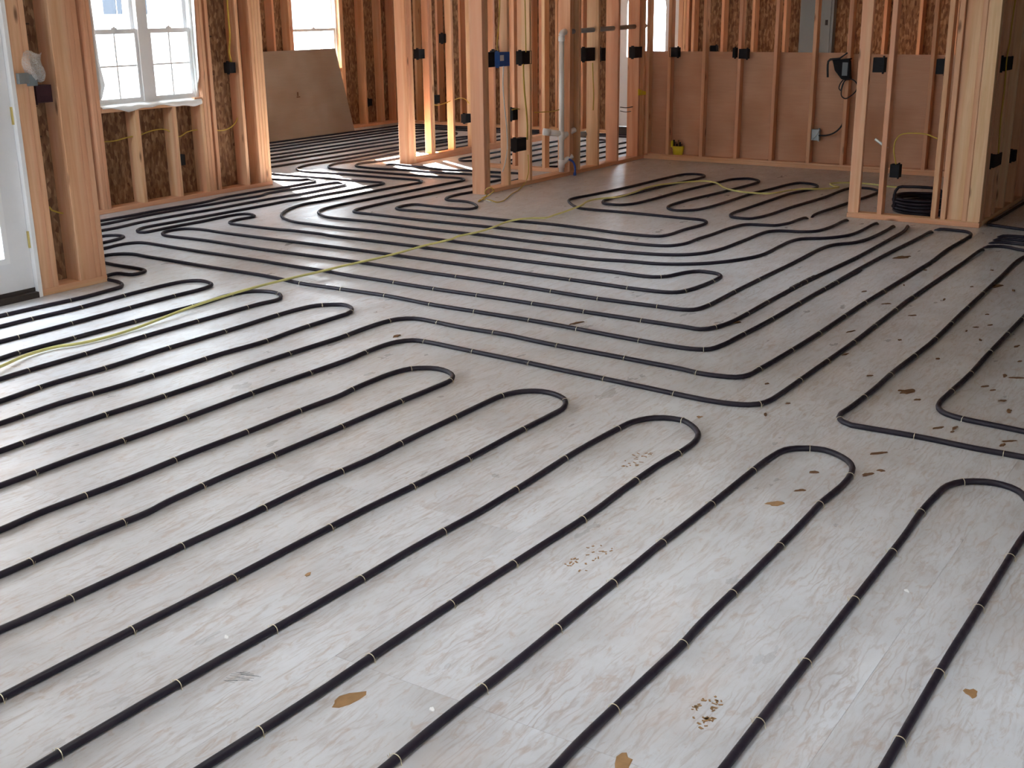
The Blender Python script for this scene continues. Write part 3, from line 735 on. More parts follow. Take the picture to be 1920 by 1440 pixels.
# ================================================================== HEATING TUBES
RT = 0.0112
TUBES = {
    'A': '8.546,1.761 8.052,1.765 7.802,1.767 7.166,1.772 6.916,1.773 6.811,1.776 6.561,1.770 6.065,1.759 5.815,1.753 5.196,1.754 4.756,1.756 4.666,1.761 4.597,1.781 4.563,1.815 4.539,1.878 4.528,1.980 4.536,2.118 4.561,2.376 4.587,2.706 4.618,3.043 4.637,3.297 4.659,3.549 4.660,3.613 4.649,3.684 4.580,3.734 4.442,3.749 4.244,3.736 4.155,3.734 3.642,3.748 3.290,3.744 2.964,3.742 2.644,3.747 2.312,3.742 2.062,3.742 1.400,3.742 1.150,3.742 0.796,3.569 1.150,3.396 1.400,3.396 1.825,3.396 2.075,3.396 2.239,3.407 2.565,3.396 2.890,3.402 3.189,3.396 3.501,3.397 3.762,3.391 3.846,3.402 4.030,3.410 4.165,3.403 4.241,3.378 4.283,3.331 4.307,3.270 4.291,3.196 4.245,3.135 4.182,3.106 4.057,3.104 3.787,3.111 3.439,3.110 3.123,3.114 2.807,3.118 2.523,3.108 2.432,3.096 2.214,3.106 1.898,3.103 1.150,3.103 0.810,2.953 1.150,2.803 1.668,2.803 1.718,2.799 1.969,2.791 2.269,2.790 2.564,2.785 2.900,2.790 3.065,2.784 3.208,2.777 3.514,2.785 3.741,2.785 4.014,2.785 4.118,2.781 4.193,2.755 4.237,2.718 4.265,2.662 4.261,2.595 4.228,2.529 4.169,2.484 4.100,2.461 4.019,2.460 3.760,2.464 3.446,2.461 3.157,2.469 2.838,2.483 2.528,2.487 2.234,2.487 1.929,2.492 1.631,2.495 1.458,2.496 1.150,2.496 0.803,2.335 1.150,2.174 1.322,2.174 1.569,2.174 1.873,2.170 2.142,2.162 2.433,2.157 2.726,2.155 3.023,2.142 3.357,2.145 3.680,2.154 4.006,2.143 4.114,2.131 4.204,2.079 4.234,2.013 4.236,1.966 4.199,1.909 4.135,1.852 4.047,1.819 3.946,1.813 3.729,1.825 3.449,1.823 3.226,1.815 2.863,1.825 2.554,1.835 2.203,1.842 1.888,1.843 1.581,1.853 1.524,1.855 1.150,1.855 0.796,1.682 1.150,1.508 1.744,1.508 1.961,1.511 2.279,1.507 2.599,1.510 2.935,1.510 3.104,1.512 3.264,1.509 3.533,1.507 3.822,1.507 4.002,1.504 4.122,1.488 4.166,1.455 4.192,1.412 4.203,1.357 4.182,1.301 4.139,1.246 4.078,1.209 3.996,1.192 3.901,1.186 3.690,1.196 3.612,1.193 3.375,1.189 3.046,1.187 2.723,1.188 2.596,1.183 2.415,1.186 2.053,1.191 1.948,1.187 1.150,1.187 0.805,1.028 1.150,0.870 1.400,0.870 1.899,0.870 2.149,0.870 2.360,0.872 2.642,0.874 2.936,0.876 3.260,0.878 3.590,0.881 3.801,0.888 3.965,0.884 4.085,0.873 4.150,0.837 4.191,0.771 4.194,0.712 4.164,0.653 4.048,0.592 3.930,0.557 3.741,0.563 3.489,0.566 3.213,0.569 2.909,0.573 2.643,0.573 2.353,0.572 2.103,0.572 -0.650,0.572 -0.900,0.572',
    'B': '9.197,2.214 9.210,2.114 9.195,2.020 9.122,1.973 9.053,1.957 8.921,1.955 8.428,1.966 7.964,1.950 7.714,1.953 6.823,1.964 6.573,1.967 5.771,1.960 5.237,1.970 5.078,1.977 4.965,1.983 4.905,2.018 4.881,2.095 4.877,2.200 4.894,2.280 4.909,2.455 4.929,2.751 4.951,3.062 4.987,3.339 4.989,3.619 5.011,3.819 5.012,3.954 4.958,4.022 4.866,4.047 4.689,4.049 4.506,4.039 4.261,4.049 3.923,4.060 3.592,4.052 3.299,4.055 2.997,4.068 2.693,4.065 2.530,4.060 2.280,4.060 1.400,4.060 1.150,4.060 0.812,4.206 1.150,4.352 1.400,4.352 2.481,4.352 2.731,4.352 3.051,4.368 3.335,4.346 3.632,4.341 3.952,4.344 4.214,4.323 4.513,4.344 4.826,4.344 4.919,4.346 5.003,4.392 5.048,4.458 5.054,4.516 5.027,4.560 4.964,4.626 4.859,4.652 4.638,4.660 4.373,4.651 4.097,4.653 3.822,4.654 3.521,4.639 3.199,4.648 2.913,4.618 2.663,4.618 1.400,4.618 1.150,4.618 0.811,4.767 1.150,4.916 1.400,4.916 2.867,4.916 3.117,4.916 3.196,4.922 3.314,4.925 3.636,4.930 3.984,4.944 4.241,4.946 4.494,4.942 4.824,4.939 4.952,4.922 5.030,4.968 5.078,5.043 5.080,5.133 5.025,5.227 4.911,5.261 4.648,5.236 4.363,5.242 4.065,5.240 3.767,5.239 3.413,5.239 3.329,5.225 3.079,5.225 1.400,5.225 1.150,5.225 0.815,5.367 1.150,5.509 1.400,5.509 3.273,5.509 3.523,5.509 3.884,5.506 4.216,5.515 4.506,5.528 4.737,5.530 4.948,5.529 5.041,5.566 5.071,5.614 5.086,5.710 5.033,5.781 4.899,5.808 4.619,5.804 4.166,5.778 3.849,5.791 3.716,5.789 3.466,5.789 1.400,5.789 1.150,5.789 0.836,5.896 1.150,6.004 1.400,6.004 3.613,6.004 3.863,6.004 4.087,5.995 4.381,5.978 4.589,5.995 4.720,6.020 4.790,6.120 4.830,6.330 4.960,6.360 4.990,6.240 5.110,6.260 5.140,6.640 5.170,6.820 5.230,6.900 5.340,6.922 5.402,6.886 5.444,6.821 5.455,6.763 5.443,6.645 5.435,6.410 5.414,5.955 5.399,5.434 5.354,5.112 5.359,4.782 5.360,4.409 5.323,4.078 5.313,3.723 5.299,3.283 5.247,2.768 5.228,2.440 5.241,2.368 5.275,2.317 5.373,2.294 5.535,2.287 5.988,2.276 6.669,2.282 7.485,2.269 6.836,2.279 7.477,2.284 8.160,2.273 8.409,2.264 8.811,2.251 9.061,2.242',
    's': '8.800,9.600 8.820,9.000 8.830,8.620 8.908,8.419 8.993,8.392 8.972,8.328 8.935,8.250 8.883,8.195 8.747,8.196 8.352,8.189 8.264,8.211 7.975,8.214 7.660,8.215 7.442,8.167 7.158,8.156 6.858,8.167 6.551,8.154 6.296,8.158 5.600,8.170 5.150,8.150 5.070,8.080 5.150,8.010 5.600,8.000 6.173,8.000 6.318,8.010 6.569,8.037 6.929,8.039 7.294,8.009 7.566,8.011 7.936,7.997 8.051,8.041 8.189,8.047 8.697,8.005 8.862,7.986 8.947,7.953 8.926,7.869 8.861,7.785 8.744,7.761 8.495,7.752 8.113,7.749 7.787,7.782 7.348,7.785 7.087,7.788 6.844,7.807 6.553,7.814 6.315,7.803 6.125,7.773 5.997,7.773 5.500,7.770 5.150,7.760 5.050,7.660 5.150,7.560 5.500,7.550 5.832,7.554 5.884,7.510 5.895,7.459 5.877,7.405 5.817,7.371 5.666,7.341 5.400,7.340 5.200,7.340 5.100,7.245 5.200,7.150 5.515,7.150 5.629,7.165 5.714,7.146 5.764,7.113 5.784,7.046 5.781,6.922 5.765,6.611 5.738,5.827 5.716,5.500 5.708,5.200 5.692,5.072 5.673,4.690 5.654,4.328 5.644,3.751 5.619,3.128 5.607,2.620 5.604,2.517 5.676,2.468 5.800,2.442 6.416,2.445 7.134,2.449 6.750,2.454 7.473,2.428 7.879,2.413 8.650,2.417 9.011,2.425 9.213,2.457',
    'r': '9.000,9.400 9.080,9.250 9.118,8.992 9.111,8.801 9.119,8.577 9.128,8.387 9.136,8.056 9.151,7.647 9.154,7.567 9.117,7.506 9.054,7.485 8.818,7.506 8.627,7.505 8.174,7.531 7.977,7.520 7.764,7.556 7.656,7.552 7.131,7.561 6.881,7.568 6.578,7.578 6.360,7.592 6.217,7.587 6.148,7.557 6.100,7.517 6.066,7.454 6.085,7.412 6.203,7.410 6.374,7.413 6.725,7.400 6.798,7.408 7.040,7.401 7.106,7.371 7.119,7.319 7.075,7.224 7.028,7.196 6.912,7.206 6.819,7.206 6.746,7.175 6.703,7.118 6.695,6.924 6.698,6.567 6.711,6.494 6.714,6.153 6.698,6.081 6.686,5.429 6.674,5.089 6.648,4.538 6.632,4.083 6.630,3.839 6.626,3.558 6.613,3.383 6.627,3.304 6.679,3.244 6.778,3.213 6.871,3.178 6.923,3.133 6.927,3.058 6.906,2.995 6.854,2.953 6.786,2.942 6.586,2.941 6.398,2.963 6.317,2.997 6.284,3.054 6.270,3.269 6.285,3.546 6.303,3.997 6.321,4.405 6.342,4.877 6.362,5.369 6.369,5.895 6.370,6.451 6.376,6.839 6.389,7.159 6.351,7.260 6.269,7.295 6.185,7.294 6.115,7.248 6.073,7.179 6.065,7.077 6.076,6.896 6.080,6.709 6.042,6.127 6.041,5.648 6.039,5.198 6.011,4.626 6.002,4.184 5.968,3.753 5.936,3.350 5.940,2.911 5.944,2.781 5.974,2.730 6.062,2.706 6.524,2.710 6.976,2.713 7.430,2.711 8.088,2.717 8.226,2.684 8.345,2.603 8.492,2.562 8.678,2.547 8.997,2.545 9.159,2.551',
    'V1': '13.860,7.900 13.860,8.150 13.860,10.350 13.860,10.600 13.740,10.730 13.490,10.731 9.300,10.739 9.050,10.740 8.920,10.620 9.050,10.500 9.300,10.500 13.150,10.500 13.400,10.500 13.540,10.360 13.400,10.220 13.150,10.220 9.300,10.220 9.050,10.220 8.920,10.100 9.050,9.980 9.300,9.979 13.150,9.971 13.400,9.970 13.530,9.845 13.400,9.720 13.150,9.720 9.300,9.720 9.050,9.720 8.900,9.570 9.050,9.420 9.300,9.420 12.850,9.420 13.100,9.420 13.200,9.340 13.100,9.260 12.850,9.258 11.805,9.248 11.555,9.245 10.748,9.181 10.128,9.184 9.902,9.194 9.712,9.147 9.548,9.062 9.451,8.925 9.421,8.795 9.457,8.484 9.453,7.978 9.464,7.668 9.474,7.366 9.439,7.292 9.348,7.231 9.250,7.231 8.858,7.256 8.502,7.259 8.325,7.260 7.959,7.271 7.766,7.292 7.590,7.259 7.409,7.185 7.240,7.075 7.138,6.971 7.073,6.866 7.017,6.722 7.006,6.532 6.993,6.173 7.010,5.897 6.986,5.366 6.958,4.845 6.949,4.368 6.924,3.910 6.973,3.675 6.998,3.477 7.078,3.310 7.219,3.158 7.428,3.042 7.610,2.991 7.973,2.998 8.191,2.999 8.322,2.964 8.422,2.833 8.600,2.728 8.773,2.701 9.219,2.697',
    'V2': '13.500,9.020 13.250,9.020 12.750,9.020 12.500,9.020 12.250,9.017 11.501,9.007 11.251,9.004 10.477,8.953 10.155,8.994 9.992,8.957 9.854,8.881 9.768,8.780 9.729,8.622 9.727,8.207 9.734,7.804 9.742,7.493 9.786,7.141 9.777,7.043 9.715,6.969 9.631,6.939 9.426,6.953 9.043,6.961 8.591,6.969 8.167,6.977 7.935,6.989 7.698,6.972 7.579,6.942 7.479,6.883 7.407,6.806 7.335,6.679 7.316,6.573 7.322,6.399 7.328,6.169 7.288,5.595 7.286,5.071 7.248,4.556 7.247,4.094 7.242,3.891 7.265,3.684 7.290,3.588 7.364,3.446 7.490,3.353 7.675,3.311 8.043,3.301 8.479,3.282 8.547,3.220 8.593,3.064 8.664,2.986 8.877,2.949 9.254,2.945',
    'V3': '13.500,8.750 13.250,8.750 12.750,8.750 12.500,8.750 12.250,8.739 11.104,8.690 10.854,8.679 10.541,8.689 10.244,8.756 10.121,8.714 10.023,8.631 9.997,8.548 9.971,8.274 10.027,8.037 10.033,7.555 10.078,7.120 10.052,6.885 10.068,6.772 9.984,6.677 9.866,6.649 9.714,6.648 9.420,6.658 9.135,6.669 8.698,6.698 8.273,6.714 7.817,6.699 7.724,6.683 7.638,6.628 7.623,6.567 7.619,6.401 7.594,5.827 7.603,5.290 7.592,4.771 7.594,4.399 7.553,3.983 7.564,3.762 7.608,3.672 7.722,3.616 7.956,3.614 8.128,3.600 8.513,3.589 8.678,3.549 8.730,3.406 8.749,3.343 8.884,3.288 9.096,3.277 9.197,3.259',
    'loop': '10.318,8.415 10.330,8.194 10.298,7.914 10.262,7.744 10.258,7.565 10.290,7.414 10.310,7.285 10.327,7.073 10.374,6.720 10.304,6.590 10.152,6.532 9.624,6.463 9.073,6.414 8.908,6.435 8.760,6.432 8.649,6.405 8.562,6.341 8.554,6.281 8.564,6.155 8.527,6.043 8.435,5.927 8.339,5.860 8.244,5.864 8.207,5.997 8.211,6.260 8.214,6.428 8.134,6.467 8.023,6.460 7.962,6.434 7.924,6.368 7.937,6.182 7.936,5.863 7.924,5.296 7.946,4.890 7.903,4.466 7.870,4.231 7.871,3.994 7.898,3.907 7.985,3.872 8.242,3.863 8.521,3.835 8.632,3.858 8.696,3.923 8.711,4.170 8.732,4.610 8.732,5.060 8.796,5.153 8.932,5.280 9.064,5.373 9.177,5.396 9.422,5.362 10.035,5.303 10.764,5.268 11.108,5.227 11.173,5.153 11.161,5.054 11.075,4.989 10.964,4.973 10.290,5.034 9.612,5.077 9.308,5.104 9.190,5.092 9.095,5.043 9.050,4.962 9.065,4.860 9.162,4.793 9.373,4.764 10.097,4.746 10.660,4.696 10.789,4.684 10.999,4.660 11.121,4.536 11.060,4.431 10.961,4.368 10.834,4.361 10.151,4.403 9.584,4.468 9.294,4.477 9.168,4.457 9.066,4.397 9.030,4.307 9.113,4.195 9.341,4.147 10.028,4.135 10.221,4.133 10.521,4.093 10.963,4.047 11.074,4.000 11.067,3.888 10.973,3.795 10.832,3.750 10.657,3.772 10.389,3.830 9.895,3.844 9.408,3.847 9.174,3.854 9.029,3.830 8.942,3.764 8.943,3.632 9.026,3.593 9.177,3.567 9.643,3.548 10.309,3.493 10.894,3.488 10.992,3.457 11.025,3.323 10.897,3.191 10.712,3.175 10.215,3.204 9.822,3.227 9.329,3.242',
    'R1': '8.620,-1.000 8.618,-0.750 8.602,0.950 8.600,1.200 8.520,1.420 8.416,1.466 7.726,1.463 7.344,1.455 6.600,1.439 5.955,1.421 5.339,1.434 5.059,1.430 4.723,1.439 4.652,1.445 4.604,1.437 4.558,1.406 4.534,1.362 4.535,1.319 4.537,1.077 4.519,0.880 4.516,0.704 4.487,0.456 4.429,-0.052 4.400,-0.300 4.386,-0.550 4.364,-0.950 4.350,-1.200',
    'R2': '8.400,-1.000 8.397,-0.750 8.383,0.650 8.380,0.900 8.280,1.100 8.100,1.140 7.850,1.139 6.984,1.138 6.734,1.137 6.484,1.136 6.062,1.134 5.812,1.133 5.476,1.128 5.162,1.136 5.004,1.137 4.930,1.121 4.876,1.079 4.845,1.000 4.833,0.914 4.814,0.762 4.720,0.200 4.712,-0.050 4.688,-0.750 4.680,-1.000',
    'R3': '11.900,1.960 11.650,1.954 11.067,1.941 10.817,1.935 10.567,1.939 10.132,1.946 9.882,1.950 9.648,1.966 9.579,1.943 9.560,1.881 9.491,1.676 9.400,0.900 9.387,0.650 9.313,-0.750 9.300,-1.000',
    'R4': '9.145,1.751 9.170,1.686 9.175,1.614 9.250,0.800 9.250,0.550 9.250,-0.750 9.250,-1.000',
    'R5': '9.000,1.750 9.031,1.676 9.024,1.585 9.100,0.800 9.100,0.550 9.100,-0.750 9.100,-1.000',
    'R6': '8.859,1.748 8.888,1.658 8.877,1.556 8.940,0.800 8.940,0.550 8.940,-0.750 8.940,-1.000',
    'R7': '8.674,1.751 8.724,1.684 8.721,1.630 8.656,1.513 8.740,0.800 8.740,0.550 8.740,-0.750 8.740,-1.000',
    'N1': '14.300,6.750 14.300,7.000 14.300,10.810 14.300,11.060 14.180,11.200 13.930,11.201 9.300,11.219 9.050,11.220 8.900,11.090 9.050,10.960 9.300,10.959 13.700,10.951 13.950,10.950 14.080,10.830 14.080,10.580 14.080,7.000 14.080,6.750',
    'F': '13.500,8.020 13.250,8.020 11.350,8.020 11.100,8.020 10.970,7.880 11.100,7.740 11.350,7.740 13.250,7.740 13.500,7.740 13.630,7.595 13.500,7.450 13.250,7.450 11.350,7.450 11.100,7.450 10.970,7.310 11.100,7.170 11.350,7.170 13.250,7.170 13.500,7.170 13.630,7.040 13.500,6.910 13.250,6.910 11.350,6.910 11.100,6.910 10.970,6.785 11.100,6.660 11.350,6.660 13.350,6.660 13.600,6.660',
    'cord': '3.257,5.077 3.428,5.152 3.591,5.164 3.697,5.120 3.828,5.103 3.992,5.108 4.261,5.139 4.565,5.189 4.861,5.209 5.162,5.213 5.464,5.199 5.693,5.179 5.810,5.175 6.042,5.142 6.303,5.123 6.674,5.129 6.955,5.109 7.065,5.138 7.265,5.108 7.552,5.130 7.731,5.167 7.915,5.152 8.012,5.087 8.078,5.024 8.282,5.044 8.469,5.051 8.728,5.061 8.964,5.131 9.105,5.134 9.198,5.097 9.311,5.026 9.610,5.029 10.112,5.059 10.378,4.958 10.621,4.782 10.554,4.637 10.294,4.433 10.199,4.315 10.134,4.150 10.167,3.953 10.453,3.854 10.576,3.774 10.624,3.687 10.792,3.599 10.964,3.584 11.044,3.665 11.200,3.739 11.321,3.629 11.346,3.423 11.275,3.244 11.257,3.125',}
def parse(s): return [tuple(float(q) for q in t.split(',')) for t in s.split()]
def staple_mesh():
    pts = [Vector((0.0148 * math.cos(a), 0, RT + 0.0132 * math.sin(a) - .001)) for a in [math.radians(-8 + 196 * i / 8) for i in range(9)]]
    pts = [Vector((0.0168, 0, 0.0))] + pts + [Vector((-0.0168, 0, 0.0))]
    vs, fs = [], []
    for i, p in enumerate(pts):
        c = (p - Vector((0, 0, RT))); c.normalize()
        for dy, dr in ((-.0010, 0), (.0010, 0), (.0010, .0012), (-.0010, .0012)):
            vs.append((p.x + c.x * dr, dy, p.z + c.z * dr))
        if i:
            n = (i - 1) * 4
            for k in range(4): fs.append((n + k, n + (k + 1) % 4, n + 4 + (k + 1) % 4, n + 4 + k))
    # two loose wire whiskers
    for sx, yy in ((-.0168, .004), (-.0168, -.004)):
        n = len(vs)
        vs += [(sx, yy * .2, .002), (sx - .0009, yy * .2, .002), (sx - .004, yy, .017), (sx - .0049, yy, .017), (sx, yy * .2 + .0009, .002), (sx - .004, yy + .0009, .017)]
        fs += [(n, n + 1, n + 3, n + 2), (n, n + 2, n + 5, n + 4)]
    me = bpy.data.meshes.new('staple'); me.from_pydata(vs, [], fs); me.materials.append(MATS['staple_wire']); me.update()
    return me
STAPLE = staple_mesh()
G = 'black heating tubes stapled to the subfloor'
LAB = {
 'A': 'long black heating tube in five wide hairpin loops across the foreground',
 'B': 'black heating tube in three hairpin loops starting before the patio door',
 's': 'black heating tube running along the foot of the double window wall, then across the floor',
 'r': 'black heating tube with narrow hairpins between the window wall and the closet',
 'V1': 'black heating tube serpentining through the far room, outermost of the three nested angle bends',
 'V2': 'black heating tube, middle one of the three nested angle bends by the opening',
 'V3': 'black heating tube, innermost of the three nested angle bends near the middle partition',
 'loop': 'black heating tube serpentining in front of the plywood back partition',
 'R1': 'black heating tube with a sharp corner at the right, nearer to the hairpins',
 'R2': 'black heating tube with a sharp corner at the right edge, under the muddy area',
 'R3': 'black heating tube bending at the foot of the closet side wall',
 'R4': 'short black tube beside the closet corner, farthest of four parallel ones',
 'R5': 'short black tube beside the closet corner, second farthest of four parallel ones',
 'R6': 'short black tube beside the closet corner, second nearest of four parallel ones',
 'R7': 'short black tube beside the closet corner, nearest of four parallel ones',
 'N1': 'black heating tube along the foot of the far room left wall',
 'F': 'black heating tube serpentining on the floor behind the middle partition'}
ENDS = {'A': (1, 0), 'B': (1, 1), 's': (0, 1), 'r': (0, 1), 'V1': (0, 1), 'V2': (0, 1), 'V3': (0, 1), 'loop': (1, 1), 'R4': (1, 0), 'R5': (1, 0), 'R6': (1, 0), 'R7': (1, 0)}
for key, lab in LAB.items():
    P = [Vector((x, y, RT)) for x, y in parse(TUBES[key])]
    e0, e1 = ENDS.get(key, (0, 0))
    def dive(a, b):                        # last bit of a tube that goes down through the subfloor
        t = (a - b).normalized()
        return [a + t * .03 + Vector((0, 0, -.012)), a + t * .05 + Vector((0, 0, -.035))]
    if e0: P = dive(P[0], P[1])[::-1] + P
    if e1: P = P + dive(P[-1], P[-2])
    pts = catmull(P, 0.035)
    # the tube rises a hair between staples
    vs, fs = sweep_data(pts, RT, 10)
    xs = [v.x for v in vs]; ysx = [v.y for v in vs]
    tube = mesh('heating_tube', vs, fs, 'tube_rubber', None, ((min(xs) + max(xs)) / 2, (min(ysx) + max(ysx)) / 2, 0), True)
    tag(tube, lab, 'tube', G)
    # staples
    acc, gap = 0.0, 0.2
    for i in range(1, len(pts) - 1):
        acc += (pts[i] - pts[i - 1]).length
        if acc > gap and pts[i].z > 0.01:
            p = pts[i]; dist = math.hypot(p.x, p.y)
            acc, gap = 0.0, random.uniform(.30, .40)
            if dist > 7.5 or p.x < .6 or p.y < .2: continue
            t = pts[i + 1] - pts[i - 1]
            so = bpy.data.objects.new('staple', STAPLE); COL.objects.link(so)
            so.rotation_euler = (0, 0, math.atan2(t.y, t.x) - math.pi / 2 + random.uniform(-.12, .12))
            so.location = (p.x, p.y, 0)
            adopt(so, tube)

# the yellow cord that snakes over the tubes
cp = parse(TUBES['cord'])
tl = [[Vector((x, y, 0)) for x, y in parse(TUBES[k])] for k in LAB]
cpts = catmull([Vector((x, y, 0)) for x, y in [(2.6, 4.75)] + cp], 0.03)
allp = [p for k in tl for p in catmull(k, 0.04)]
grid = {}
for p in allp: grid.setdefault((int(p.x * 10), int(p.y * 10)), []).append(p)
def near_tube(p):
    b = 9
    for i in (-1, 0, 1):
        for j in (-1, 0, 1):
            for q in grid.get((int(p.x * 10) + i, int(p.y * 10) + j), ()):
                b = min(b, (q - p).length)
    return b
zs_ = []
for p in cpts:
    d = near_tube(p)
    zs_.append(.007 + (.0245) * max(0, 1 - max(0, d - .012) / .085))
zm = [max(zs_[max(0, i - 9):i + 10]) for i in range(len(zs_))]
zs_ = [sum(zm[max(0, i - 7):i + 8]) / len(zm[max(0, i - 7):i + 8]) for i in range(len(zm))]
cpts = [Vector((p.x, p.y, z)) for p, z in zip(cpts, zs_)]
tag(hose('yellow_cord', cpts, .0080, 'cord_yellow', step=.03, sides=8, spline=False), 'pale yellow cord lying loosely across the black tubes', 'cord')

# ================================================================== DRYWALL SHEET, COIL, PLUMBING
vs = [(10.72, 11.30, .001), (13.13, 11.30, .001), (13.13, 11.312, .001), (10.72, 11.312, .001), (10.72, 11.585, 1.13), (13.13, 11.585, 1.13), (13.13, 11.597, 1.13), (10.72, 11.597, 1.13)]
sh = mesh('wall_board', vs, BOXF, 'drywall_sheet', None, (11.9, 11.4, 0))
tag(sh, 'large tan wall board sheet leaning under the far room window', 'board')
q = on_y(557, 177, 11.36)
boxes('stamp_mark', [(q.x - .03, q.x + .03, 11.335, 11.341, q.z - .04, q.z - .025), (q.x - .01, q.x + .01, 11.342, 11.35, q.z - .02, q.z + .03)], 'mud', sh)

CXC, CYC = 10.02, 2.55
coil = thing('tubing_coil', (CXC, CYC, 0), 'coil of spare black tubing lying inside the closet partition', 'coil')
for i in range(5):
    R = .24 + .010 * (i % 2) ; zc = .0132 + i * .026
    pts = [Vector((CXC + R * math.cos(a), CYC + R * math.sin(a), zc + .002 * math.sin(3 * a + i))) for a in [2 * math.pi * j / 40 for j in range(41)]]
    hose('tube_turn', pts, .013, 'tube_rubber', coil, spline=False, sides=8)
hose('tube_end', [on_x(1677, 392, 9.86), on_x(1676, 374, 9.86), on_x(1679, 358, 9.86), on_x(1685, 351, 9.86), on_x(1700, 350, 9.86), on_x(1728, 351, 9.86), on_x(1756, 354, 9.88), on_x(1768, 362, 9.92), on_x(1770, 385, 9.95)], .012, 'tube_rubber', coil)

pipe = thing('drain_pipe', (10.37, 6.32, 0), 'white plastic drain pipe with an elbow in the middle partition', 'pipe')
px_, pz_ = on_y(1053, 150, 6.31).x, on_y(1060, 60, 6.31).z
PX = px_
def vpipe(name, x, y, z0, z1, r, mat='pvc_white', par=pipe):
    return hose(name, [Vector((x, y, z0)), Vector((x, y, z1))], r, mat, par, spline=False, sides=14)
vpipe('riser', PX, 6.31, TP, pz_ - .06, .026)
hose('elbow', [Vector((PX, 6.31, pz_ - .085)), Vector((PX, 6.31, pz_ - .05)), Vector((PX + .012, 6.31, pz_ - .015)), Vector((PX + .05, 6.31, pz_)), Vector((PX + .085, 6.31, pz_))], .032, 'pvc_white', pipe, step=.01, sides=14)
hose('arm', [Vector((PX + .07, 6.315, pz_)), Vector((12.30, 6.315, pz_ + .03))], .024, 'pvc_grey_and_backlit', pipe, spline=False, sides=14)  # white pipe, its backlit shade put into the grey colour
for zz in (.12, .40): vpipe('coupling', PX, 6.31, zz - .04, zz + .04, .033)
for zz, dx in ((.42, .16), (.16, .11)):
    hose('wye_branch', [Vector((PX, 6.31, zz - .04)), Vector((PX + dx * .5, 6.28, zz)), Vector((PX + dx, 6.25, zz + .03))], .027, 'pvc_white', pipe, step=.02, sides=12)
hose('wye_branch', [Vector((PX, 6.31, .42)), Vector((PX - .10, 6.40, .44))], .030, 'pvc_white', pipe, spline=False, sides=12)
hose('cap', [Vector((PX - .09, 6.39, .437)), Vector((PX - .14, 6.44, .447))], .036, 'pvc_white', pipe, spline=False, sides=14)
q = on_y(1093, 252, 6.40)
st = thing('pipe_stub', (q.x, 6.40, q.z), 'grey plastic pipe stub behind the middle partition studs', 'pipe')
hose('stub', [Vector((q.x - .05, 6.43, q.z)), Vector((q.x + .09, 6.40, q.z))], .03, 'pvc_grey_and_backlit', st, spline=False, sides=12)
hose('cap', [Vector((q.x + .08, 6.402, q.z)), Vector((q.x + .11, 6.395, q.z))], .036, 'pvc_white', st, spline=False, sides=12)
q = on_z(1106, 331)
st = thing('blue_water_line', (q.x, 6.21, 0), 'blue plastic water line stub rising at the middle partition foot', 'pipe')
hose('stub', [Vector((q.x, 6.20, -.02)), Vector((q.x, 6.20, .09)), Vector((q.x - .015, 6.215, .14)), Vector((q.x - .05, 6.24, .165))], .011, 'blue_pex', st, step=.015)
hose('collar', [Vector((q.x, 6.20, 0)), Vector((q.x, 6.20, .03))], .016, 'blue_pex', st, spline=False)

# ================================================================== ELECTRICAL BOXES AND CABLES
def box_x(name, c, w, h, d, mat, label, group='electrical boxes nailed to the studs', face='y'):
    """hollow box open to the room, its centre front at c; face y: opens to -y, face x: opens to -x"""
    t = .004
    u0, u1, v0, v1 = -w / 2, w / 2, -h / 2, h / 2
    def B(a0, a1, d0, d1, b0, b1):
        if face == 'y': return (c.x + a0, c.x + a1, c.y + d0, c.y + d1, c.z + b0, c.z + b1)
        return (c.x + d0, c.x + d1, c.y + a0, c.y + a1, c.z + b0, c.z + b1)
    o = boxes(name, [B(u0, u1, .003, d, v0, v1), B(u0, u0 + t, -.001, .003, v0, v1), B(u1 - t, u1, -.001, .003, v0, v1),
                     B(u0 + t, u1 - t, -.001, .003, v0, v0 + t), B(u0 + t, u1 - t, -.001, .003, v1 - t, v1)], mat)
    tag(o, label, 'electrical box', group)
    boxes('nail_tab', [B(u0 + .01, u0 + .018, .02, .05, v1, v1 + .012)], mat, o)
    boxes('nail_tab', [B(u0 + .01, u0 + .018, .02, .05, v0 - .012, v0)], mat, o)
    boxes('knockout', [B(-w * .22, w * .22, .0005, .0029, v0 + h * .32, v0 + h * .40)], mat, o)
    return o
def by(px, py, y): return on_y(px, py, y)
box_x('electrical_box', by(436, 127, YL - .004), .075, .095, .075, 'black_plastic', 'black switch box with a yellow cable right of the double window')
box_x('electrical_box', by(343, 300, YL + .03), .055, .095, .07, 'black_plastic', 'black outlet box low under the double window')
box_x('electrical_box', by(83, 176, YD + .012), .105, .10, .075, 'dark_red_plastic', 'dark reddish box between the patio door studs and corner post')
box_x('electrical_box', by(791, 101, YN - .004), .10, .10, .075, 'black_plastic', 'black switch box on the far partition next to its end post')
box_x('electrical_box', by(820, 186, YN + .05), .10, .09, .07, 'black_plastic', 'black outlet box between the two sunlit far partition studs')
box_x('electrical_box', by(878, 222, YN - .004), .10, .10, .07, 'black_plastic', 'black outlet box peeking out left of the middle partition post')
box_x('electrical_box', by(834, 72, YN + .06), .04, .10, .07, 'black_plastic', 'narrow black box left of the second sunlit far partition stud')
box_x('electrical_box', by(921, 112, YM + .02), .11, .13, .075, 'black_plastic', 'black double switch box right beside the middle partition end post')
box_x('electrical_box', by(934, 105, YM + .09), .09, .10, .06, 'black_plastic', 'black switch box under yellow cables left of the blue box')
bb = box_x('electrical_box', by(946, 111, YM - .006), .165, .125, .06, 'blue_plastic', 'blue electrical box with a white sticker on the middle partition')
q = by(941, 109, YM - .008)
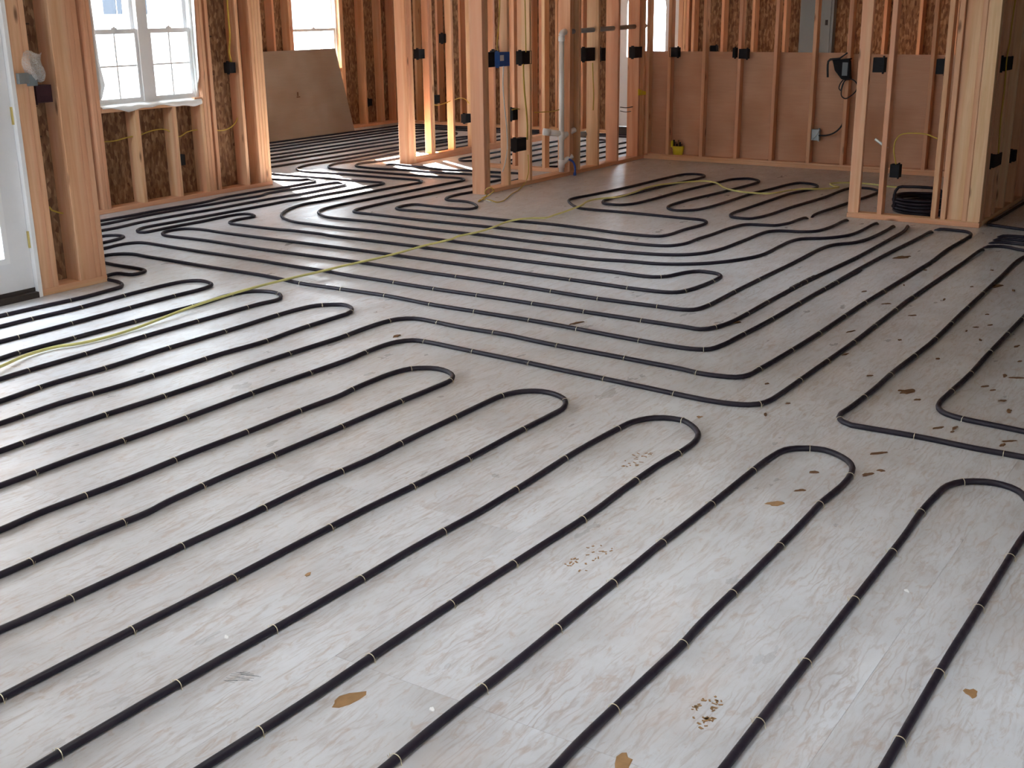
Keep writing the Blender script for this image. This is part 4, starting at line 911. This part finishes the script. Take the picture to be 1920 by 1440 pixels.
boxes('sticker', [(q.x - .03, q.x + .03, q.y - .002, q.y - .0005, q.z - .024, q.z + .026)], 'label_white', bb)
boxes('cover', [(bb.location.x - .08, bb.location.x + .08, YM - .006, YM - .002, bb.location.z, bb.location.z + .125)], 'blue_plastic', bb)
box_x('electrical_box', by(988, 108, YM - .004), .165, .12, .07, 'black_plastic', 'black switch box on the stud right of the blue box')
box_x('electrical_box', by(978, 271, YM - .012), .165, .12, .07, 'black_plastic', 'black outlet box at shin height on the middle partition')
box_x('electrical_box', by(967, 214, YM + .16), .10, .11, .07, 'black_plastic', 'small black outlet box behind the stud with the yellow cable')
box_x('electrical_box', by(1107, 102, YM + .02), .19, .13, .07, 'black_plastic', 'black switch box right of the white drain pipe')
box_x('electrical_box', by(1132, 102, YM + .05), .08, .13, .07, 'black_plastic', 'narrow black box beside the widest stud before the front door')
box_x('electrical_box', by(1197, 98, YM - .004), .17, .115, .07, 'black_plastic', 'black switch box in front of the arched door lite')
def bxx(px, py, x): return on_x(px, py, x)
box_x('electrical_box', bxx(1263, 98, XB - .004), .10, .10, .07, 'black_plastic', 'black switch box on the back partition nearest the corner', face='x')
box_x('electrical_box', bxx(1337, 91, XB + .105), .07, .06, .06, 'black_plastic', 'small black box just above the plywood edge', face='x')
box_x('electrical_box', bxx(1376, 99, XB + .01), .03, .10, .07, 'black_plastic', 'narrow black box left of the third back partition stud', face='x')
box_x('electrical_box', bxx(1393, 101, XB - .004), .095, .10, .07, 'black_plastic', 'black switch box right of the third back partition stud', face='x')
box_x('electrical_box', bxx(1647, 122, XC + .03), .085, .11, .07, 'black_plastic', 'black switch box beside the left closet post', face='x')
box_x('electrical_box', bxx(1764, 125, XC + .03), .07, .11, .07, 'black_plastic', 'black switch box left of the middle closet stud', face='x')
box_x('electrical_box', bxx(1677, 321, XC + .012), .072, .10, .07, 'black_plastic', 'black outlet box low inside the closet partition', face='x')
box_x('electrical_box', by(1892, 119, 1.985), .26, .10, .07, 'black_plastic', 'black switch box high on the closet side wall')
box_x('electrical_box', by(1871, 300, 1.985), .26, .095, .07, 'black_plastic', 'black outlet box low on the closet side wall')
box_x('electrical_box', by(1904, 292, 1.98), .09, .09, .07, 'black_plastic', 'narrow black box farther along the closet side wall')
box_x('electrical_box', by(695, 192, YF - .004), .075, .10, .07, 'black_plastic', 'dark outlet box low on the far room left wall')
sb = box_x('electrical_box', bxx(1527, 253, XB + .02), .10, .11, .05, 'grey_steel', 'grey steel junction box on the plywood back partition', face='x')
hose('wire', [bxx(1522, 262, XB + .012), bxx(1530, 254, XB + .008), bxx(1536, 245, XB + .012)], .003, 'cable_white', sb)

gb = thing('latch_box', by(52, 148, YD - .03), 'small grey box with a clear plastic bag on the patio door stud', 'box')
q = by(49, 147, YD - .03)
boxes('body', [(q.x - .045, q.x + .02, q.y, q.y + .028, q.z - .03, q.z + .03)], 'grey_steel', gb)
boxes('side', [(q.x + .02, q.x + .075, q.y + .004, q.y + .028, q.z - .045, q.z + .02)], 'panel_grey', gb)
vs, fs = [], []
q2 = by(60, 118, YD - .02)
for i in range(9):
    for j in range(9):
        a, b = i / 8, j / 8
        vs.append((q2.x - .06 + .13 * a + .01 * math.sin(7 * b), q2.y - .018 * math.sin(math.pi * a) * math.sin(math.pi * b) + .006 * math.sin(9 * a + 5 * b), q2.z - .10 + .16 * b + .012 * math.sin(6 * a)))
for i in range(8):
    for j in range(8): n = i * 9 + j; fs.append((n, n + 1, n + 10, n + 9))
o = mesh('plastic_bag', vs, fs, 'clear_film', gb, None, True)

def cable(pts, label, mat='cable_yellow', r=.0055, name='electrical_cable', cat='cable', group='electrical cables strung through the studs'):
    return tag(hose(name, pts, r, mat, step=.02, sides=6), label, cat, group)
YW = YL + .07
cable([by(193, 266, YW), by(215, 264, YW), by(238, 258, YW), by(262, 253, YW), by(285, 245, YW), by(310, 243, YW), by(335, 256, YW), by(352, 247, YW), by(372, 243, YW), by(395, 241, YW), by(412, 245, YW), by(428, 241, YW), by(440, 232, YW), by(446, 220, YW)], 'yellow cable sagging through the short studs under the double window')
cable([by(425, -12, YL + .02), by(428, 30, YL + .02), by(431, 70, YL + .02), by(430, 100, YL + .02), by(434, 116, YL + .02)], 'yellow cable dropping to the switch box right of the double window', r=.009)
cable([by(92, 388, YD + .10), by(97, 394, YD + .10), by(105, 397, YD + .09), by(118, 400, YD + .09)], 'short yellow cable low between patio door studs and corner post')
YQ = YN + .04
cable([by(812, 196, YQ), by(820, 197, YQ), by(830, 195, YQ), by(843, 190, YQ), by(852, 187, YQ), by(862, 184, YQ), by(872, 186, YQ), by(880, 194, YQ)], 'yellow cable sagging between the sunlit far partition studs')
cable([by(937, -8, YM + .03), by(936, 30, YM + .03), by(934, 60, YM + .03), by(932, 85, YM + .03), by(935, 100, YM + .08)], 'yellow cable dropping to the box left of the blue box')
cable([by(984, -8, YM - .007), by(985, 40, YM - .007), by(986, 98, YM - .007)], 'yellow cable dropping to the switch box right of the blue box')
cable([by(981, 120, YM - .007), by(982, 150, YM - .007), by(984, 180, YM - .007), by(987, 210, YM - .007), by(989, 240, YM - .007), by(988, 262, YM - .007)], 'yellow cable down the stud to the shin high outlet box', r=.008)
cable([by(944, 124, YM - .008), by(943, 160, YM - .008), by(946, 200, YM - .008), by(950, 240, YM - .008), by(951, 280, YM - .008), by(946, 310, YM - .008), by(942, 322, YM - .008)], 'pale grey cable hanging down from the blue box', 'cable_white', .006)
cable([by(1003, 211, YM + .07), by(1020, 210, YM + .07), by(1035, 209, YM + .07), by(1048, 206, YM + .07)], 'yellow cable running level to the white drain pipe')
cable([by(960, 206, YM + .12), by(968, 204, YM + .12), by(976, 205, YM + .12)], 'short yellow cable left of the stud with the outlet boxes')
cable([by(1111, 118, YM + .01), by(1112, 150, YM + .01), by(1113, 180, YM + .01), by(1112, 207, YM + .01)], 'yellow cable down the stud right of the drain pipe')
cable([by(1163, 201, YM + .07), by(1175, 202, YM + .07), by(1190, 199, YM + .07), by(1202, 194, YM + .07)], 'dark cable crossing in front of the front door', 'cable_black', .005)
cable([by(1163, 208, YM + .09), by(1174, 210, YM + .09), by(1188, 207, YM + .09), by(1196, 203, YM + .09)], 'second lower dark cable sagging in front of the front door', 'cable_black', .004)
XQ = XC + .045
cable([bxx(1680, 309, XQ), bxx(1676, 280, XQ), bxx(1680, 262, XQ), bxx(1688, 253, XQ), bxx(1700, 250, XQ), bxx(1720, 250, XQ), bxx(1738, 252, XQ), bxx(1758, 260, XQ), bxx(1772, 262, XQ)], 'yellow cable arching inside the closet partition')
cable([by(1905, -8, 1.982), by(1898, 40, 1.982), by(1893, 80, 1.982), by(1888, 108, 1.982), by(1884, 160, 1.982), by(1876, 230, 1.982), by(1872, 288, 1.982)], 'yellow cable down the closet side wall')
c0 = on_z(947, 377)
cable([by(990, 290, YM - .01), by(991, 320, YM - .01), by(988, 335, YM - .015), on_z(983, 345, .05), on_z(975, 354, .012), on_z(960, 363, .007), on_z(950, 372, .007), on_z(942, 377, .007), on_z(932, 379, .007), on_z(918, 375, .007), on_z(902, 374, .007), on_z(897, 378, .007), on_z(912, 369, .02), on_z(922, 362, .06), on_z(926, 356, .10), on_z(922, 352, .12), on_z(913, 354, .10), on_z(909, 361, .06), on_z(913, 366, .03), on_z(903, 372, .008)], 'thin yellow cable looped on the floor at the middle partition post', 'cable_yellow', .0045)
q = on_z(916, 376)
tag(hose('cable_scrap', [on_z(911, 375.5, .006), on_z(920, 377.5, .006)], .006, 'cable_white', spline=False), 'short white scrap on the floor by the middle partition post', 'scrap')

# black plug-in device, its cord loop and the bent rod on the back partition
dv = thing('tool_bag', bxx(1580, 130, XB), 'black bag like device with a looped cord on the back partition', 'device')
XD = XB - .035
vs, fs = [], []
prof = [(1561, 113), (1594, 109), (1592, 113), (1593, 150), (1585, 151), (1577, 148), (1565, 132)]
for xx in (XD, XD + .07):
    for p in prof: vs.append(on_x(p[0], p[1], XD) + Vector((xx - XD, 0, 0)))
n = len(prof)
fs = [tuple(range(n)), tuple(range(2 * n - 1, n - 1, -1))] + [(i, n + i, n + (i + 1) % n, (i + 1) % n) for i in range(n)]
mesh('body', vs, fs, 'black_plastic', dv)
boxes('panel', [(XD - .006, XD - .001, on_x(1590, 120, XD).y, on_x(1580, 120, XD).y, on_x(1585, 142, XD).z, on_x(1585, 117, XD).z)], 'panel_grey', dv)
hose('strap', [bxx(1575, 109, XD), bxx(1582, 104, XD), bxx(1589, 99, XD)], .008, 'cable_black', dv)
hose('bent_rod', [bxx(1552, 145, XD), bxx(1552, 122, XD), bxx(1553, 115, XD), bxx(1557, 111.5, XD), bxx(1563, 111, XD), bxx(1576, 110, XD)], .011, 'cable_black', dv)
hose('cord_loop', [bxx(1581, 150, XD), bxx(1576, 156, XD), bxx(1573, 166, XD), bxx(1576, 170, XD), bxx(1580, 158, XD), bxx(1586, 150, XD - .01), bxx(1598, 149, XD - .02), bxx(1607, 158, XD - .02), bxx(1605, 170, XD - .02), bxx(1595, 180, XD - .02), bxx(1585, 185, XD - .01), bxx(1578, 180, XD), bxx(1578, 168, XD), bxx(1583, 152, XD)], .006, 'cable_black', dv, step=.02)
cable([bxx(1535, 254, XB + .02), bxx(1548, 254, XB + .02), bxx(1560, 251, XB + .02), bxx(1571, 244, XB + .02), bxx(1579, 234, XB + .02), bxx(1583, 222, XB + .02)], 'black cable arcing from the steel junction box', 'cable_black', .009)

# grey load centre on the far wall, seen above the plywood
lp = thing('breaker_panel', (XF - .01, 5.14, 0.9), 'bluish grey metal breaker panel on the far wall above the plywood', 'panel')
boxes('cabinet', [(XF - .03, XF + .07, 4.94, 5.35, .95, 1.95)], 'panel_grey', lp)
dr = boxes('door', [(XF - .042, XF - .031, 4.97, 5.32, 1.0, 1.9)], 'panel_grey', lp)
boxes('latch', [(XF - .05, XF - .0425, 5.0, 5.03, 1.4, 1.46)], 'black_plastic', dr)

# yellow tool tub on the sole plate
q = bxx(1271, 291, XB + .04)
tt = thing('tool_tub', (XB + .045, q.y, TP + .02), 'yellow tub with dark odds and ends on the back partition plate', 'tub')
vs, fs = [], []
for z, r in ((TP + .021, .038), (TP + .115, .048)):
    for i in range(14):
        a = 2 * math.pi * i / 14; vs.append((XB + .04 + r * .8 * math.cos(a), q.y + r * 1.5 * math.sin(a), z))
fs = [(i, (i + 1) % 14, 14 + (i + 1) % 14, 14 + i) for i in range(14)] + [tuple(range(13, -1, -1))]
o = mesh('tub', vs, fs, 'yellow_paint', tt, None, True); o.modifiers.new('thickness', 'SOLIDIFY').thickness = .003
for i in range(6):
    a = q.y - .05 + .019 * i
    boxes('tool', [(XB + .03, XB + .045, a, a + .012, TP + .05, TP + .14 + .02 * (i % 3))], 'black_plastic' if i % 2 else 'mud', tt)
o = boxes('handle', [(XB + .03, XB + .05, q.y + .05, q.y + .085, TP + .10, TP + .17)], 'yellow_paint', tt)
q = by(1204, 172, YM - .012)
vs, fs = [], []
for i in range(9):
    for j in (0, 1):
        w_ = .035 - .0035 * i
        vs.append((q.x - .085 + .034 * i, YM - .008 - .006 * math.sin(i * 1.3), q.z + (w_ if j else -w_) - .004 * i))
for i in range(8): n = 2 * i; fs.append((n, n + 2, n + 3, n + 1))
o = mesh('warning_tape', vs, fs, 'yellow_paint'); o.modifiers.new('thickness', 'SOLIDIFY').thickness = .002
tag(o, 'scrap of bright yellow tape around the corner stud by the front door', 'tape')
a, b = bxx(1641, 261, XC + .05), bxx(1664, 278, XC + .03)
o = hose('white_tag', [a, b], .011, 'label_white', spline=False, sides=4)
tag(o, 'shiny white tag sticking out beside the second closet stud', 'tag')

# ================================================================== MUD FLAKES AND MARKS ON THE FLOOR
def flake(px, py, L, Wd, ang, mat, label, group, name='mud_flake', cat='debris', h=.003):
    p = on_z(px, py)
    n = 11; vs = []
    for z, s in ((.0002, 1.0), (h, .82)):
        for i in range(n):
            a = 2 * math.pi * i / n; r = 1 + random.uniform(-.38, .32)
            if z > .001: r = RR[i]
            else: RR[i:i + 1] = [r]
            x, y = L * s * r * math.cos(a), Wd * s * r * math.sin(a)
            vs.append((p.x + x * math.cos(ang) - y * math.sin(ang), p.y + x * math.sin(ang) + y * math.cos(ang), z))
    fs = [tuple(range(n - 1, -1, -1)), tuple(range(n, 2 * n))] + [(i, (i + 1) % n, n + (i + 1) % n, n + i) for i in range(n)]
    return tag(mesh(name, vs, fs, mat, None, (p.x, p.y, 0)), label, cat, group)
RR = [1.0] * 12
big = [(651, 1311, .045, .022, -.3, 'resin_stain', 'brown resin stain between two foreground tubes at lower left'),
       (1455, 944, .034, .020, -.75, 'resin_stain', 'brown oval resin stain inside the fourth hairpin loop'),
       (1168, 1432, .045, .018, .3, 'resin_stain', 'brown resin stain cut by the lower picture edge'),
       (1822, 1300, .022, .016, .5, 'resin_stain', 'small brown stain right of the rightmost foreground tube'),
       (1647, 851, .042, .006, -.75, 'mud', 'long thin mud flake right of the fourth hairpin loop'),
       (1312, 782, .016, .012, .2, 'resin_stain', 'tan chip below the corner bend of the longest tube'),
       (1703, 735, .045, .018, -.4, 'mud', 'biggest clod of dried mud between the right hand tubes'),
       (1868, 537, .05, .022, -.4, 'mud', 'dark mud clod against a tube at the right edge'),
       (1691, 483, .07, .030, -.5, 'mud', 'dark mud clod in front of the closet partition'),
       (1373, 606, .05, .016, -.6, 'mud', 'dark mud clod against a tube bend in the middle'),
       (578, 1077, .016, .008, .2, 'resin_stain', 'tiny rust coloured chip between the left foreground tubes'),
       (743, 631, .03, .012, .1, 'mud', 'thin brown chip just above a tube corner in the middle'),
       (1083, 606, .05, .012, -.3, 'mud', 'long brown chip between two parallel tubes in the middle')]
for px, py, L, Wd, an, mt, lab in big: flake(px, py, L, Wd, an, mt, lab, 'flakes of mud and stains on the subfloor', 'floor_stain' if mt == 'resin_stain' else 'mud_flake', h=.0012 if mt == 'resin_stain' else .006)
small = [(1710, 592), (1770, 562), (1822, 538), (1662, 570), (1695, 535), (1852, 590), (1857, 610), (1830, 614), (1812, 621), (1838, 638), (1758, 673), (1687, 638), (1906, 650), (1912, 678),
         (1884, 705), (1907, 709), (1862, 732), (1880, 752), (1892, 771), (1848, 725), (1786, 810), (1790, 803), (1758, 803), (1652, 883), (1627, 890), (1630, 705), (1595, 622), (1438, 720), (1435, 778), (1478, 757),
         (1720, 750), (1690, 733), (1526, 886), (1502, 920), (1860, 507), (1900, 545), (1620, 547), (1585, 665), (1735, 507), (1890, 828), (1880, 835)]
for i, (px, py) in enumerate(small):
    flake(px, py, random.uniform(.012, .036), random.uniform(.005, .010), random.uniform(-1.1, .4), 'mud', 'small thin flake of dried mud scattered on the right hand floor', 'small mud flakes on the right hand floor', h=.004)
def prints(cx, cy, lab, n, s):
    p = on_z(cx, cy); vs, fs = [], []
    for i in range(n):
        a, b = random.uniform(-.13, .13) * s, random.uniform(-.05, .05) * s
        L, Wd, an = random.uniform(.003, .009), random.uniform(.002, .004), random.uniform(0, 3)
        m0 = len(vs)
        for z in (.0002, .0012):
            for dx, dy in ((-L, -Wd), (L, -Wd * .6), (L * .8, Wd), (-L * .7, Wd * .8)):
                vs.append((p.x + a + dx * math.cos(an) - dy * math.sin(an), p.y + b + dx * math.sin(an) + dy * math.cos(an), z))
        fs += [tuple(q_ + m0 for q_ in f) for f in BOXF]
    o = mesh('mud_footprint', vs, fs, 'resin_stain', None, (p.x, p.y, 0))
    return tag(o, lab, 'footprint', 'boot prints of dried mud', 'stuff')
prints(1322, 1335, 'boot print of brown specks at the lower right', 34, .62)
prints(1105, 1045, 'boot print of brown specks between the middle foreground tubes', 26, .8)
prints(1195, 862, 'faint boot print of specks inside the third hairpin loop', 22, .7)
for px, py, lab in ((424, 1195, 'small white scrap between the left foreground tubes'), (1700, 1108, 'white paint drop between the two rightmost tubes'), (810, 1330, 'tiny white scrap near the bottom edge')):
    flake(px, py, .012, .007, .8, 'chalk_white', lab, 'white scraps on the floor', 'paper_scrap', 'scrap', .002)
# scribble of fine scratches beside a tube
p = on_z(437, 1268)
vs, fs = [], []
for i in range(16):
    a = random.uniform(-.5, .1); L = random.uniform(.02, .06); ox, oy = random.uniform(-.03, .03), random.uniform(-.012, .012)
    for z in (.0002, .0007):
        vs += [(p.x + ox, p.y + oy, z), (p.x + ox + L * math.cos(a - 1.0), p.y + oy + L * math.sin(a - 1.0), z), (p.x + ox + L * math.cos(a - 1.0), p.y + oy + L * math.sin(a - 1.0) + .0012, z), (p.x + ox, p.y + oy + .0012, z)]
    fs += [tuple(q_ + i * 8 for q_ in f) for f in BOXF]
tag(mesh('pencil_scribble', vs, fs, 'panel_grey', None, (p.x, p.y, 0)), 'grey scribble of thin lines beside a foreground tube', 'scribble')
